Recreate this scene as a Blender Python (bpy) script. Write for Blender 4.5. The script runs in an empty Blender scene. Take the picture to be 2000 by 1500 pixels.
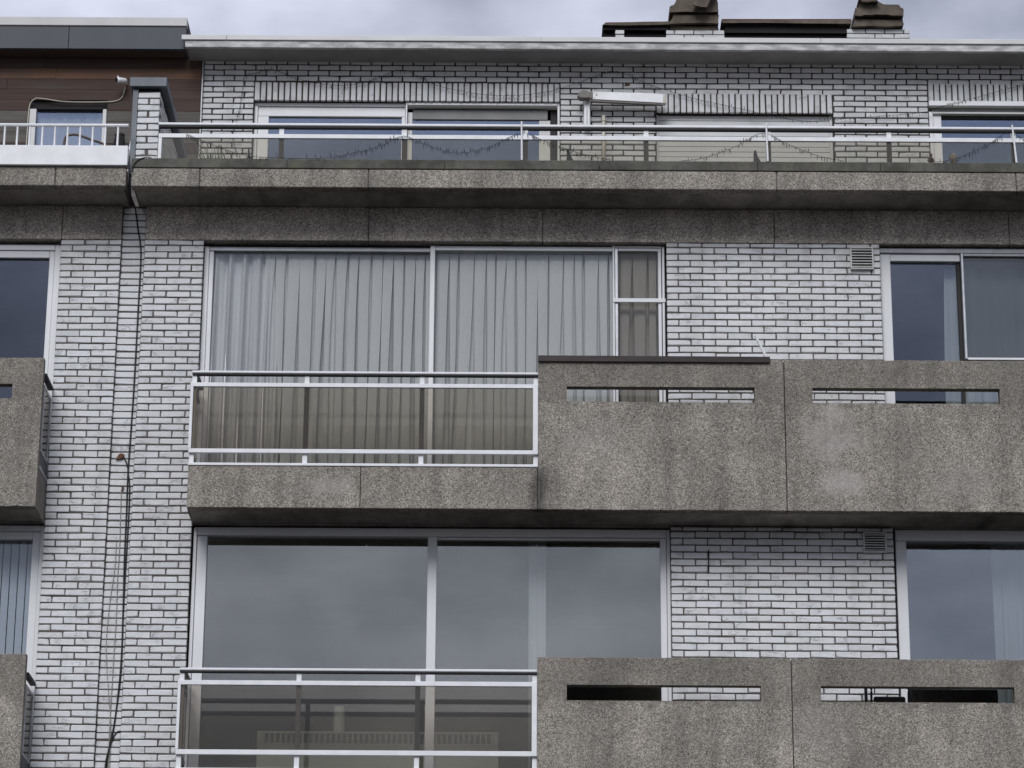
import bpy, math, random
from mathutils import Matrix, Vector
random.seed(7)
sc = bpy.context.scene
COL = sc.collection

# ------------------------------------------------------------------ camera
cam_d = bpy.data.cameras.new('camera'); cam = bpy.data.objects.new('camera', cam_d); COL.objects.link(cam)
cam_d.sensor_fit = 'HORIZONTAL'; cam_d.sensor_width = 36.0; cam_d.lens = 103.975
cam_d.clip_start = 0.1; cam_d.clip_end = 2000
R_ = Vector((0.99998089, -0.00026388, 0.0061763)); U_ = Vector((-0.00592965, -0.3234466, 0.94622785)); F_ = Vector((-0.00174802, 0.94624639, 0.32344198))
cam.matrix_world = Matrix(((R_.x, U_.x, -F_.x, 3.817), (R_.y, U_.y, -F_.y, -25.189), (R_.z, U_.z, -F_.z, 1.6), (0, 0, 0, 1)))
sc.camera = cam

# ------------------------------------------------------------------ sky, sun, exposure
SUN_EL, SUN_AZ = math.radians(41), math.radians(192)      # azimuth clockwise from +Y: behind the camera
world = bpy.data.worlds.new('World'); sc.world = world; world.use_nodes = True
nt = world.node_tree; nt.nodes.clear()
def wn(t, **k):
    n = nt.nodes.new(t)
    for a, b in k.items(): setattr(n, a, b)
    return n
w_out = wn('ShaderNodeOutputWorld'); w_mix = wn('ShaderNodeMixShader')
w_sky = wn('ShaderNodeTexSky'); w_sky.sky_type = 'NISHITA'; w_sky.sun_disc = False
w_sky.sun_elevation = SUN_EL; w_sky.sun_rotation = SUN_AZ
w_b1 = wn('ShaderNodeBackground'); w_b1.inputs[1].default_value = 0.06
nt.links.new(w_sky.outputs[0], w_b1.inputs[0])
w_tc = wn('ShaderNodeTexCoord'); w_sep = wn('ShaderNodeSeparateXYZ'); nt.links.new(w_tc.outputs['Generated'], w_sep.inputs[0])
w_map = wn('ShaderNodeMapping'); w_map.inputs['Scale'].default_value = (1, 1, 1.9); nt.links.new(w_tc.outputs['Generated'], w_map.inputs[0])
w_noise = wn('ShaderNodeTexNoise'); w_noise.inputs['Scale'].default_value = 2.4; w_noise.inputs['Detail'].default_value = 6; w_noise.inputs['Roughness'].default_value = 0.52
nt.links.new(w_map.outputs[0], w_noise.inputs['Vector'])
w_ramp = wn('ShaderNodeValToRGB'); w_ramp.color_ramp.elements[0].position = 0.36; w_ramp.color_ramp.elements[1].position = 0.66
w_ramp.color_ramp.elements[0].color = (0.225, 0.245, 0.305, 1); w_ramp.color_ramp.elements[1].color = (0.575, 0.60, 0.71, 1)
w_noise2 = wn('ShaderNodeTexNoise'); w_noise2.inputs['Scale'].default_value = 13.0; w_noise2.inputs['Detail'].default_value = 5; w_noise2.inputs['Roughness'].default_value = 0.5
nt.links.new(w_map.outputs[0], w_noise2.inputs['Vector'])
w_sum = wn('ShaderNodeMath', operation='MULTIPLY_ADD'); w_sum.inputs[1].default_value = 0.62; nt.links.new(w_noise2.outputs[0], w_sum.inputs[0])
w_half = wn('ShaderNodeMath', operation='MULTIPLY'); w_half.inputs[1].default_value = 0.38; nt.links.new(w_noise.outputs[0], w_half.inputs[0]); nt.links.new(w_half.outputs[0], w_sum.inputs[2])
nt.links.new(w_sum.outputs[0], w_ramp.inputs[0])
w_cl = wn('ShaderNodeMath', operation='MAXIMUM'); w_cl.inputs[1].default_value = 0; nt.links.new(w_sep.outputs[2], w_cl.inputs[0])
w_grad = wn('ShaderNodeMath', operation='MULTIPLY_ADD'); w_grad.inputs[1].default_value = 0.75; w_grad.inputs[2].default_value = 0.68
nt.links.new(w_cl.outputs[0], w_grad.inputs[0])                # overcast sky: brighter towards the zenith
w_b2 = wn('ShaderNodeBackground'); nt.links.new(w_ramp.outputs[0], w_b2.inputs[0]); nt.links.new(w_grad.outputs[0], w_b2.inputs[1])
w_mix.inputs[0].default_value = 0.88
nt.links.new(w_b1.outputs[0], w_mix.inputs[1]); nt.links.new(w_b2.outputs[0], w_mix.inputs[2]); nt.links.new(w_mix.outputs[0], w_out.inputs[0])
sun_d = bpy.data.lights.new('sun', 'SUN'); sun = bpy.data.objects.new('sun', sun_d); COL.objects.link(sun)
sun_d.energy = 1.5; sun_d.angle = math.radians(30); sun_d.color = (0.99, 0.995, 1.0)
sd = Vector((math.sin(SUN_AZ) * math.cos(SUN_EL), math.cos(SUN_AZ) * math.cos(SUN_EL), math.sin(SUN_EL)))
sun.rotation_euler = sd.to_track_quat('Z', 'Y').to_euler(); sun.location = sd * 60
sc.view_settings.view_transform = 'Standard'; sc.view_settings.look = 'None'
sc.view_settings.exposure = 0.46; sc.view_settings.gamma = 1.0; sc.view_settings.use_curve_mapping = False
sc.cycles.transparent_max_bounces = 24; sc.cycles.max_bounces = 5; sc.cycles.diffuse_bounces = 3; sc.cycles.glossy_bounces = 2; sc.cycles.caustics_reflective = False; sc.cycles.caustics_refractive = False; sc.cycles.use_adaptive_sampling = True; sc.cycles.adaptive_threshold = 0.02; sc.cycles.use_denoising = True

# ------------------------------------------------------------------ materials
def mat(name, build):
    m = bpy.data.materials.new(name); m.use_nodes = True
    t = m.node_tree; t.nodes.clear()
    out = t.nodes.new('ShaderNodeOutputMaterial')
    class N: pass
    def node(ty, **k):
        n = t.nodes.new(ty)
        ins = k.pop('ins', {})
        for a, b in k.items(): setattr(n, a, b)
        for a, b in ins.items():
            if isinstance(b, bpy.types.NodeSocket): t.links.new(b, n.inputs[a])
            else: n.inputs[a].default_value = b
        return n
    sh = build(node, t)
    t.links.new(sh, out.inputs[0])
    return m
def pos_(node, scale=(1, 1, 1), off=None):
    g = node('ShaderNodeNewGeometry')
    v = g.outputs['Position']
    if off is not None:
        v = node('ShaderNodeVectorMath', operation='ADD', ins={0: v, 1: off}).outputs[0]
    return node('ShaderNodeMapping', ins={'Vector': v, 'Scale': scale}).outputs[0]
def noise(node, v, s, d=3, r=.55, dist=0):
    return node('ShaderNodeTexNoise', ins={'Vector': v, 'Scale': s, 'Detail': d, 'Roughness': r, 'Distortion': dist}).outputs[0]
def ramp(node, v, pts, interp='LINEAR'):
    n = node('ShaderNodeValToRGB', ins={0: v}); cr = n.color_ramp; cr.interpolation = interp
    while len(cr.elements) < len(pts): cr.elements.new(.5)
    for e, (p, c) in zip(cr.elements, pts):
        e.position = p; e.color = (c[0], c[1], c[2], 1) if isinstance(c, tuple) else (c, c, c, 1)
    return n.outputs[0]
def mixc(node, f, a, b, mode='MIX'):
    n = node('ShaderNodeMix', data_type='RGBA', blend_type=mode)
    for i, v in ((0, f), (6, a), (7, b)):
        if isinstance(v, bpy.types.NodeSocket): n.id_data.links.new(v, n.inputs[i])
        else: n.inputs[i].default_value = (v[0], v[1], v[2], 1) if isinstance(v, tuple) else v
    return n.outputs[2]
def math_(node, op, a, b=0.0, c=0.0, clamp=False):
    return node('ShaderNodeMath', operation=op, use_clamp=clamp, ins={0: a, 1: b, 2: c}).outputs[0]
def bsdf(node, col, rough=.7, metal=0.0, normal=None, spec=.4):
    n = node('ShaderNodeBsdfPrincipled')
    t = n.id_data
    for k, v in (('Base Color', col), ('Roughness', rough), ('Metallic', metal), ('Specular IOR Level', spec)):
        if isinstance(v, bpy.types.NodeSocket): t.links.new(v, n.inputs[k])
        else: n.inputs[k].default_value = (v[0], v[1], v[2], 1) if isinstance(v, tuple) else v
    if normal is not None: t.links.new(normal, n.inputs['Normal'])
    return n.outputs[0]
def bump(node, h, s=.5, d=.01):
    return node('ShaderNodeBump', ins={'Height': h, 'Strength': s, 'Distance': d}).outputs[0]

def paint(name, col, rough=.45, dirt=.12, dscale=3.0, metal=0.0, stretch=(1, 1, .35)):
    """painted or coated surface with faint uneven soiling"""
    def b(node, t):
        v = pos_(node, stretch)
        n = noise(node, v, dscale, 3, .6)
        f = ramp(node, n, [(.38, 1.0 - dirt), (.66, 1.0)])
        fine = ramp(node, noise(node, pos_(node), 60, 3), [(.3, 1 - dirt * .4), (.7, 1.0)])
        c = mixc(node, 1.0, mixc(node, 1.0, col, f, 'MULTIPLY'), fine, 'MULTIPLY')
        return bsdf(node, c, rough, metal)
    return mat(name, b)

def m_brick(name, base, cream):
    def b(node, t):
        a = node('ShaderNodeAttribute', attribute_name='rnd').outputs['Fac']
        oi = node('ShaderNodeObjectInfo').outputs['Random']
        r = math_(node, 'FRACT', math_(node, 'ADD', a, math_(node, 'MULTIPLY', oi, 7.31)))
        off = node('ShaderNodeCombineXYZ', ins={0: math_(node, 'MULTIPLY', r, 37.0), 1: math_(node, 'MULTIPLY', r, 11.0), 2: math_(node, 'MULTIPLY', r, 23.0)}).outputs[0]
        v = pos_(node, (1, 1, 1.0), off)
        # hand-moulded creases: thin warped lines
        w = noise(node, node('ShaderNodeMapping', ins={'Vector': v, 'Scale': (11, 11, 30), 'Rotation': (0, .35, 0)}).outputs[0], 1.0, 3, .55, 1.2)
        crease = ramp(node, math_(node, 'ABSOLUTE', math_(node, 'SUBTRACT', w, .5)), [(0.0, 1.0), (.018, .55), (.05, 0.0)])
        where = ramp(node, noise(node, v, 9, 2), [(.54, 0.0), (.68, 1.0)])
        cm = math_(node, 'MULTIPLY', crease, where)
        tone = ramp(node, r, [(0.0, .86), (.25, .95), (1.0, 1.0)])
        big = ramp(node, noise(node, pos_(node, (1, 1, .5)), .9, 2), [(.32, .92), (.62, 1.0)])
        fine = ramp(node, noise(node, v, 55, 2, .6), [(.3, .94), (.7, 1.03)])
        c = mixc(node, math_(node, 'MULTIPLY', math_(node, 'FRACT', math_(node, 'MULTIPLY', r, 5.7)), .55), base, cream)
        streak = ramp(node, noise(node, pos_(node, (7, 7, .5)), 1.0, 3, .6), [(.30, .86), (.50, 1.0)])
        for f in (tone, big, fine, streak): c = mixc(node, 1.0, c, f, 'MULTIPLY')
        c = mixc(node, math_(node, 'MULTIPLY', cm, .36), c, (.22, .21, .21))
        # grime and thin green algae
        alg = ramp(node, noise(node, pos_(node, (1, 1, .35), None), 2.6, 3, .65), [(.56, 0.0), (.72, .22)])
        c = mixc(node, alg, c, (.42, .46, .36))
        spots = ramp(node, noise(node, v, 130, 2), [(.72, 0.0), (.78, .3)])
        c = mixc(node, spots, c, (.22, .19, .17))
        h = math_(node, 'SUBTRACT', math_(node, 'MULTIPLY', noise(node, v, 40, 2, .6), .5), cm)
        return bsdf(node, c, .62, 0, bump(node, h, .7, .006), .3)
    return mat(name, b)

def m_aggregate(name, light=1.0, warm=1.0, dark=0.0):
    """washed concrete with exposed pebbles, soiled in patches"""
    def b(node, t):
        v = pos_(node)
        vo = node('ShaderNodeTexVoronoi', ins={'Vector': v, 'Scale': 125.0, 'Randomness': 1.0})
        rgb = node('ShaderNodeSeparateColor', ins={0: vo.outputs['Color']}).outputs[0]
        L = light
        c = ramp(node, rgb, [(0.0, (.095 * L, .085 * L, .073 * L)), (.2, (.188 * L, .167 * L, .142 * L)), (.55, (.268 * L, .241 * L, .206 * L)), (.85, (.345 * L, .315 * L, .275 * L)), (1.0, (.45 * L, .42 * L, .375 * L))])
        edge = ramp(node, vo.outputs['Distance'], [(.25, 1.0), (.75, .75)])
        c = mixc(node, 1.0, c, edge, 'MULTIPLY')
        vo2 = node('ShaderNodeTexVoronoi', ins={'Vector': v, 'Scale': 40.0, 'Randomness': 1.0})
        c = mixc(node, .35, c, ramp(node, node('ShaderNodeSeparateColor', ins={0: vo2.outputs['Color']}).outputs[1], [(0, .7), (1, 1.25)]), 'MULTIPLY')
        patch = ramp(node, noise(node, v, 1.9, 4, .58, .4), [(.28, .76), (.45, .94), (.57, 1.04), (.70, 1.26)])
        c = mixc(node, 1.0, c, patch, 'MULTIPLY')
        streak = ramp(node, noise(node, pos_(node, (5.5, 5.5, .45)), 1.0, 3, .6), [(.34, .70), (.58, 1.05)])
        c = mixc(node, .75, c, streak, 'MULTIPLY')
        c = mixc(node, ramp(node, noise(node, v, 3.1, 3, .62), [(.52, 0.0), (.70, .18)]), c, (.21, .20, .18))
        sp = node('ShaderNodeSeparateXYZ', ins={0: v})
        wob = math_(node, 'MULTIPLY', math_(node, 'SUBTRACT', noise(node, pos_(node, (9, 9, 1.6)), 1.0, 3, .65), .5), .16)
        dx = math_(node, 'ADD', math_(node, 'ABSOLUTE', math_(node, 'SUBTRACT', sp.outputs[0], 4.025)), wob)
        wash = noise(node, v, 4.5, 3, .6)
        hl = math_(node, 'MULTIPLY', math_(node, 'FRACT', math_(node, 'DIVIDE', math_(node, 'SUBTRACT', sp.outputs[2], 8.892), 2.711)), 2.711)
        drip = math_(node, 'MULTIPLY', ramp(node, dx, [(.0, .8), (.035, .6), (.11, 0.0)]), math_(node, 'MULTIPLY', math_(node, 'MULTIPLY', math_(node, 'SUBTRACT', 9.36, sp.outputs[2]), 5.0, clamp=True), math_(node, 'GREATER_THAN', sp.outputs[2], 8.8)))
        c = mixc(node, drip, c, (.03, .03, .03))
        for bx, bz, rx, rz, am in ((6.60, 9.60, .30, .30, .50), (6.62, 9.16, .26, .15, .50), (2.15, 9.10, .22, .10, .42), (4.55, 9.55, .45, .25, .12), (7.75, 9.15, .4, .2, .14), (6.42, 6.95, .35, .3, .18)):
            ux = math_(node, 'DIVIDE', math_(node, 'SUBTRACT', sp.outputs[0], bx), rx); uz = math_(node, 'DIVIDE', math_(node, 'SUBTRACT', sp.outputs[2], bz), rz)
            rr = math_(node, 'ADD', math_(node, 'ADD', math_(node, 'MULTIPLY', ux, ux), math_(node, 'MULTIPLY', uz, uz)), math_(node, 'MULTIPLY', math_(node, 'SUBTRACT', wash, .5), 3.2))
            c = mixc(node, ramp(node, rr, [(.0, am), (1.3, 0.0)]), c, (.42, .40, .37))
        soil = ramp(node, math_(node, 'ADD', hl, math_(node, 'MULTIPLY', wob, 2.2)), [(.98, 0.0), (1.22, .34)])
        soil = math_(node, 'MULTIPLY', soil, math_(node, 'LESS_THAN', sp.outputs[2], 10.4))
        c = mixc(node, soil, c, (.11, .098, .084))
        if dark: c = mixc(node, dark, c, (.05, .047, .042))
        h = math_(node, 'SUBTRACT', 1.0, vo.outputs['Distance'])
        return bsdf(node, c, .88, 0, bump(node, h, .35, .004), .2)
    return mat(name, b)

def m_smooth_conc(name, col, contrast=.5, moss=.2):
    def b(node, t):
        v = pos_(node)
        n1 = ramp(node, noise(node, pos_(node, (1, 1, 1.6)), 2.3, 6, .62, .4), [(.28, 1 - contrast), (.68, 1.12)])
        n2 = ramp(node, noise(node, v, 24, 5, .65), [(.25, .72), (.75, 1.15)])
        st = ramp(node, noise(node, pos_(node, (7, 1.2, 2)), 1.0, 4), [(.33, .68), (.6, 1.05)])
        c = mixc(node, 1.0, mixc(node, 1.0, col, n1, 'MULTIPLY'), n2, 'MULTIPLY')
        c = mixc(node, .7, c, st, 'MULTIPLY')
        c = mixc(node, math_(node, 'MULTIPLY', ramp(node, noise(node, v, 4.2, 5), [(.5, 0.0), (.7, 1.0)]), moss), c, (.16, .17, .09))
        return bsdf(node, c, .85, 0, bump(node, noise(node, v, 45, 4), .35, .006), .2)
    return mat(name, b)

def m_glass(name, refl, tint=(1, 1, 1), rcol=(1, 1, 1), wav=.02):
    """flat glass: a fixed share mirrored, the rest passes through tinted"""
    def b(node, t):
        fr = node('ShaderNodeFresnel', ins={'IOR': 1.45}).outputs[0]
        fac = math_(node, 'ADD', math_(node, 'MULTIPLY', fr, .9), refl, clamp=True)
        nm = bump(node, noise(node, pos_(node), 1.1, 2), wav, .02)
        g = node('ShaderNodeBsdfGlossy', ins={'Color': (*rcol, 1), 'Roughness': .015, 'Normal': nm}).outputs[0]
        tr = node('ShaderNodeBsdfTransparent', ins={'Color': (*tint, 1)}).outputs[0]
        return node('ShaderNodeMixShader', ins={0: fac, 1: tr, 2: g}).outputs[0]
    return mat(name, b)

def m_cloth(name, col, trans=.35, weave=240):
    def b(node, t):
        v = pos_(node, (1, 1, .12))
        f = ramp(node, noise(node, v, weave, 2), [(.3, .93), (.7, 1.04)])
        big = ramp(node, noise(node, pos_(node, (1, 1, .3)), 3, 2), [(.3, .95), (.7, 1.0)])
        c = mixc(node, 1.0, mixc(node, 1.0, col, f, 'MULTIPLY'), big, 'MULTIPLY')
        d = node('ShaderNodeBsdfDiffuse', ins={'Color': c}).outputs[0]
        tl = node('ShaderNodeBsdfTranslucent', ins={'Color': c}).outputs[0]
        return node('ShaderNodeMixShader', ins={0: trans, 1: d, 2: tl}).outputs[0]
    return mat(name, b)

def m_wood(name, a, c2):
    def b(node, t):
        at = node('ShaderNodeAttribute', attribute_name='rnd').outputs['Fac']
        off = node('ShaderNodeCombineXYZ', ins={0: math_(node, 'MULTIPLY', at, 31.0), 2: math_(node, 'MULTIPLY', at, 17.0)}).outputs[0]
        g = noise(node, node('ShaderNodeMapping', ins={'Vector': pos_(node, (1, 1, 1), off), 'Scale': (1.3, 8, 42)}).outputs[0], 1.0, 5, .6, .8)
        c = mixc(node, ramp(node, g, [(.3, 0.0), (.7, 1.0)]), a, c2)
        grey = ramp(node, noise(node, pos_(node, (.8, 1, 4), off), 2.0, 4), [(.45, 0.0), (.7, .55)])
        c = mixc(node, grey, c, (.075, .066, .062))
        return bsdf(node, c, .75, 0, bump(node, g, .4, .004), .25)
    return mat(name, b)

M = dict(
    brick=m_brick('white_brick', (.74, .745, .76), (.70, .69, .67)),
    brick_shaded=m_brick('shaded_white_brick', (.66, .67, .685), (.62, .61, .59)),  # greyer copy of the white brick; the setback's shade is in its colour
    mortar_top=m_smooth_conc('darker_mortar', (.062, .054, .05), .3, .1),  # darker copy of the mortar for the top storey joints
    mortar=m_smooth_conc('dark_mortar', (.135, .118, .108), .35, .1),
    agg=m_aggregate('pebble_concrete', 1.24),
    agg2=m_aggregate('pebble_concrete_side_shade', 1.05),  # darker copy for the side panels, their shade put into the colour
    beam=m_aggregate('brightened_beam_concrete', 1.95),  # same pebble concrete, brightened in colour to lift the beam from slab shade
    soffit=m_smooth_conc('stained_soffit_concrete', (.36, .325, .285), .55, .05),
    kerb=m_smooth_conc('mossy_kerb_concrete', (.128, .124, .108), .5, .35),
    sealant=paint('grey_sealant', (.17, .172, .18), .8, .3),
    white=paint('white_frame', (.80, .80, .815), .38, .07),
    alu=paint('white_rail_paint', (.84, .84, .85), .35, .10, 6, 0, (1, 1, 1)),
    alu_grey=paint('dull_aluminium', (.42, .43, .445), .4, .2, 8, .25, (1, 1, 1)),
    bright=paint('bare_aluminium', (.62, .63, .65), .3, .2, 9, .55, (1, 1, 1)),
    under=paint('near_black', (.028, .025, .025), .7, .3),  # near-black for gap-shadow strips, undersides and small dark parts
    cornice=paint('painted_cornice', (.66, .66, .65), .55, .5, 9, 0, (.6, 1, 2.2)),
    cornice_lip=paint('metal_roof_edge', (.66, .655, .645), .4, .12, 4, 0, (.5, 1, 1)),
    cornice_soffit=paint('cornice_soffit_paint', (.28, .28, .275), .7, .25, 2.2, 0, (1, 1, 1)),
    slate=paint('slate_fascia', (.045, .052, .068), .5, .15),
    slate_brown=paint('brown_roof_board', (.045, .033, .03), .7, .3),
    band=paint('pale_roof_band', (.58, .57, .56), .5, .10),
    zinc=paint('zinc_sheet', (.155, .17, .19), .5, .35, 3, .3),
    g_dark=m_glass('clear_glazing', .06, (.93, .95, .95), (.76, .83, 1.0)),
    g_mid=m_glass('double_glazing', .15, (.96, .975, .97), (1.0, 1.0, .95), .03),
    g_bright=m_glass('coated_glazing', .19, (.95, .97, .97), (.92, .95, 1.0)),
    g_clear=m_glass('single_glazing', .012, (.985, .99, .985), (.9, .95, 1.0)),
    g_blue=m_glass('terrace_glazing', .20, (.95, .97, .98), (.64, .76, 1.0)),
    g_screen=m_glass('fly_screen', .01, (.83, .815, .79), (.9, .9, .9)),
    g_screen2=m_glass('grey_screen', .05, (.74, .755, .755), (.85, .88, .9)),
    bronze=m_glass('bronze_tinted_glass', .015, (.74, .705, .64), (1, .98, .94)),
    bronze2=m_glass('dark_bronze_glass', .02, (.73, .70, .65), (1, .98, .94)),
    bronze3=m_glass('light_bronze_glass', .02, (.80, .78, .72), (1, .98, .94)),
    curtain=m_cloth('curtain_cloth', (.93, .935, .925), .10),
    drape=m_cloth('drape_cloth', (.88, .88, .90), .08),
    sheer=m_cloth('sheer_cloth', (.78, .82, .83), .3),
    blind=m_cloth('blind_cloth', (.74, .82, .95), .1),
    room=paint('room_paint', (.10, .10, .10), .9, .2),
    room_floor=paint('room_floor', (.08, .07, .06), .8, .2),
    cream=paint('cream_radiator', (.84, .84, .74), .5, .08),
    shutter=paint('shutter_slats', (.64, .645, .65), .55, .12, 5, 0, (.4, 1, 2)),
    vent=paint('beige_vent', (.66, .66, .63), .55, .2),
    black=paint('black_rubber', (.012, .012, .012), .6, .3),
    wire=paint('grey_wire', (.34, .32, .29), .7, .2),
    rust=paint('rusty_brown', (.16, .085, .045), .85, .4, 20),
    taupe=paint('taupe_plastic', (.17, .155, .14), .5, .2, 20),
    beige=paint('beige_plastic', (.55, .52, .43), .5, .15, 20),
    tile=m_smooth_conc('weathered_chimney_stone', (.16, .13, .105), .5, .15),
    tile_red=paint('terracotta_edge', (.16, .065, .045), .85, .4, 12),
    tar=paint('tarred_board', (.012, .010, .011), .8, .3),
    capwood=paint('dark_cap_board', (.055, .042, .04), .7, .35, 5, 0, (.4, 1, 3)),
    plank=m_wood('dark_cedar', (.05, .033, .028), (.08, .05, .039)),
    plank_red=m_wood('red_cedar', (.13, .072, .05), (.20, .11, .07)),
    plank_grey=m_wood('silvered_cedar', (.085, .075, .07), (.15, .135, .125)),
    terracotta=paint('figurine_brown', (.20, .09, .045), .7, .3, 30),
    chairwood=paint('weathered_chair_wood', (.13, .095, .075), .7, .3, 20),
    stone=paint('figurine_cream', (.66, .60, .48), .7, .2, 30),
    leaf=paint('dry_leaves', (.17, .18, .12), .8, .4, 10),
    asphalt=m_smooth_conc('asphalt', (.05, .05, .052), .3, 0),
    paving=m_smooth_conc('paving', (.13, .125, .12), .25, .05),
)

# ------------------------------------------------------------------ mesh helpers
WLOC = {}
def wl(o): return WLOC.get(o.name, Vector((0, 0, 0))) if o else Vector((0, 0, 0))
class MB:
    """collects shapes in world coordinates; build() links them as one mesh object"""
    def __init__(s): s.v = []; s.f = []; s.r = []
    def add(s, vs, fs, r=0.0):
        b = len(s.v); s.v += [tuple(p) for p in vs]; s.f += [tuple(i + b for i in f) for f in fs]; s.r += [r] * len(fs)
        return s
    def box(s, x0, x1, y0, y1, z0, z1, r=0.0):
        return s.add([(x, y, z) for z in (z0, z1) for y in (y0, y1) for x in (x0, x1)],
                     [(0, 2, 3, 1), (4, 5, 7, 6), (0, 1, 5, 4), (2, 6, 7, 3), (0, 4, 6, 2), (1, 3, 7, 5)], r)
    def cbox(s, x0, x1, y0, y1, z0, z1, c=.004, r=0.0, jit=0.0, rng=None):
        """box with chamfered edges"""
        c = min(c, abs(x1 - x0) * .4, abs(y1 - y0) * .4, abs(z1 - z0) * .4)
        cx = (x0, x1); cy = (y0, y1); cz = (z0, z1); vs = []; idx = {}
        for i in range(2):
            for j in range(2):
                for k in range(2):
                    d = [0.0] * 3 if not jit else [rng.uniform(-jit, jit) for _ in range(3)]
                    p = (cx[i] + d[0], cy[j] + d[1] * .6, cz[k] + d[2])
                    q = (c if i == 0 else -c, c if j == 0 else -c, c if k == 0 else -c)
                    m = 1.0 if not jit else rng.choice((.6, 1, 1, 1.3, 2.4))
                    for a in range(3):
                        idx[i, j, k, a] = len(vs)
                        vs.append(tuple(p[b] + (q[b] * m if b != a else 0.0) for b in range(3)))
        # vertex (i,j,k,a): kept at the full extent along axis a
        F = []
        for a in range(3):
            o = [b for b in range(3) if b != a]
            for sgn in range(2):
                def g(u, w):
                    t = [0, 0, 0]; t[a] = sgn; t[o[0]] = u; t[o[1]] = w
                    return idx[t[0], t[1], t[2], a]
                F.append((g(0, 0), g(1, 0), g(1, 1), g(0, 1)))
        for a in range(3):          # edges along axis a
            o = [b for b in range(3) if b != a]
            for u in range(2):
                for w in range(2):
                    t0 = [0, 0, 0]; t0[o[0]] = u; t0[o[1]] = w; t1 = list(t0); t1[a] = 1
                    F.append((idx[(*t0, o[0])], idx[(*t1, o[0])], idx[(*t1, o[1])], idx[(*t0, o[1])]))
        for i in range(2):
            for j in range(2):
                for k in range(2): F.append((idx[i, j, k, 0], idx[i, j, k, 1], idx[i, j, k, 2]))
        return s.add(vs, F, r)
    def tube(s, pts, rad, n=6, r=0.0, cap=True):
        pts = [Vector(p) for p in pts]; rings = []; vs = []; fs = []
        up = Vector((0, 0, 1))
        for i, p in enumerate(pts):
            d = (pts[min(i + 1, len(pts) - 1)] - pts[max(i - 1, 0)]).normalized()
            a = d.cross(up if abs(d.z) < .95 else Vector((0, 1, 0))).normalized(); b = d.cross(a)
            rr = rad[i] if isinstance(rad, (list, tuple)) else rad
            for k in range(n):
                t = 2 * math.pi * k / n; vs.append(p + a * math.cos(t) * rr + b * math.sin(t) * rr)
        for i in range(len(pts) - 1):
            for k in range(n): fs.append((i * n + k, i * n + (k + 1) % n, (i + 1) * n + (k + 1) % n, (i + 1) * n + k))
        if cap: fs += [tuple(range(n))[::-1], tuple(range((len(pts) - 1) * n, len(pts) * n))]
        return s.add(vs, fs, r)
    def prism(s, poly, y0, y1, r=0.0, dx=0.0, dz=0.0):
        """outline in x,z given a depth in y (the back may shift)"""
        n = len(poly)
        vs = [(x, y0, z) for x, z in poly] + [(x + dx, y1, z + dz) for x, z in poly]
        fs = [tuple(range(n)), tuple(range(n, 2 * n))[::-1]] + [(i, i + n, (i + 1) % n + n, (i + 1) % n) for i in range(n)]
        return s.add(vs, fs, r)
    def lathe(s, c, prof, n=12, r=0.0):
        vs = []; fs = []
        for rad, z in prof:
            for k in range(n):
                t = 2 * math.pi * k / n; vs.append((c[0] + rad * math.cos(t), c[1] + rad * math.sin(t), c[2] + z))
        for i in range(len(prof) - 1):
            for k in range(n): fs.append((i * n + k, i * n + (k + 1) % n, (i + 1) * n + (k + 1) % n, (i + 1) * n + k))
        fs += [tuple(range(n))[::-1], tuple(range((len(prof) - 1) * n, len(prof) * n))]
        return s.add(vs, fs, r)
    def mesh(s, name, m, c):
        me = bpy.data.meshes.new(name)
        me.from_pydata([(x - c.x, y - c.y, z - c.z) for x, y, z in s.v], [], s.f)
        at = me.attributes.new('rnd', 'FLOAT', 'FACE'); at.data.foreach_set('value', s.r)
        me.materials.append(M[m] if isinstance(m, str) else m)
        me.update(); import bmesh
        bm = bmesh.new(); bm.from_mesh(me); bmesh.ops.recalc_face_normals(bm, faces=bm.faces); bm.to_mesh(me); bm.free()
        return me
    def centre(s):
        a = [[p[i] for p in s.v] for i in range(3)]
        return Vector([(min(q) + max(q)) / 2 for q in a])
    def build(s, name, m, parent=None, label=None, kind=None, smooth=False):
        c = s.centre(); me = s.mesh(name, m, c)
        if smooth:
            for p in me.polygons: p.use_smooth = True
        return link(name, me, c, parent, label, kind)
def link(name, me, c, parent=None, label=None, kind=None):
    o = bpy.data.objects.new(name, me); COL.objects.link(o)
    o.location = c - wl(parent); o.parent = parent; WLOC[o.name] = Vector(c)
    if label: o['label'] = label
    if kind: o['kind'] = kind
    return o
def empty(name, loc, parent=None):
    o = bpy.data.objects.new(name, None); COL.objects.link(o); o.empty_display_size = .1
    loc = Vector(loc); o.location = loc - wl(parent); o.parent = parent; WLOC[o.name] = loc
    return o
def tag(o, label, cat, group=None):
    o['label'] = label; o['category'] = cat
    if group: o['group'] = group
    return o
def thing(name, loc, label, cat, group=None): return tag(empty(name, loc), label, cat, group)
def box(name, x0, x1, y0, y1, z0, z1, m, parent=None, c=.003, kind=None, label=None):
    return MB().cbox(x0, x1, y0, y1, z0, z1, c).build(name, m, parent, label, kind)

D = .486            # how far balconies and the terrace slab stand out from the wall
CP, BP = .0637, .22 # brick course and brick pitch
TY = 3.10           # face of the set-back top storey

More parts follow.
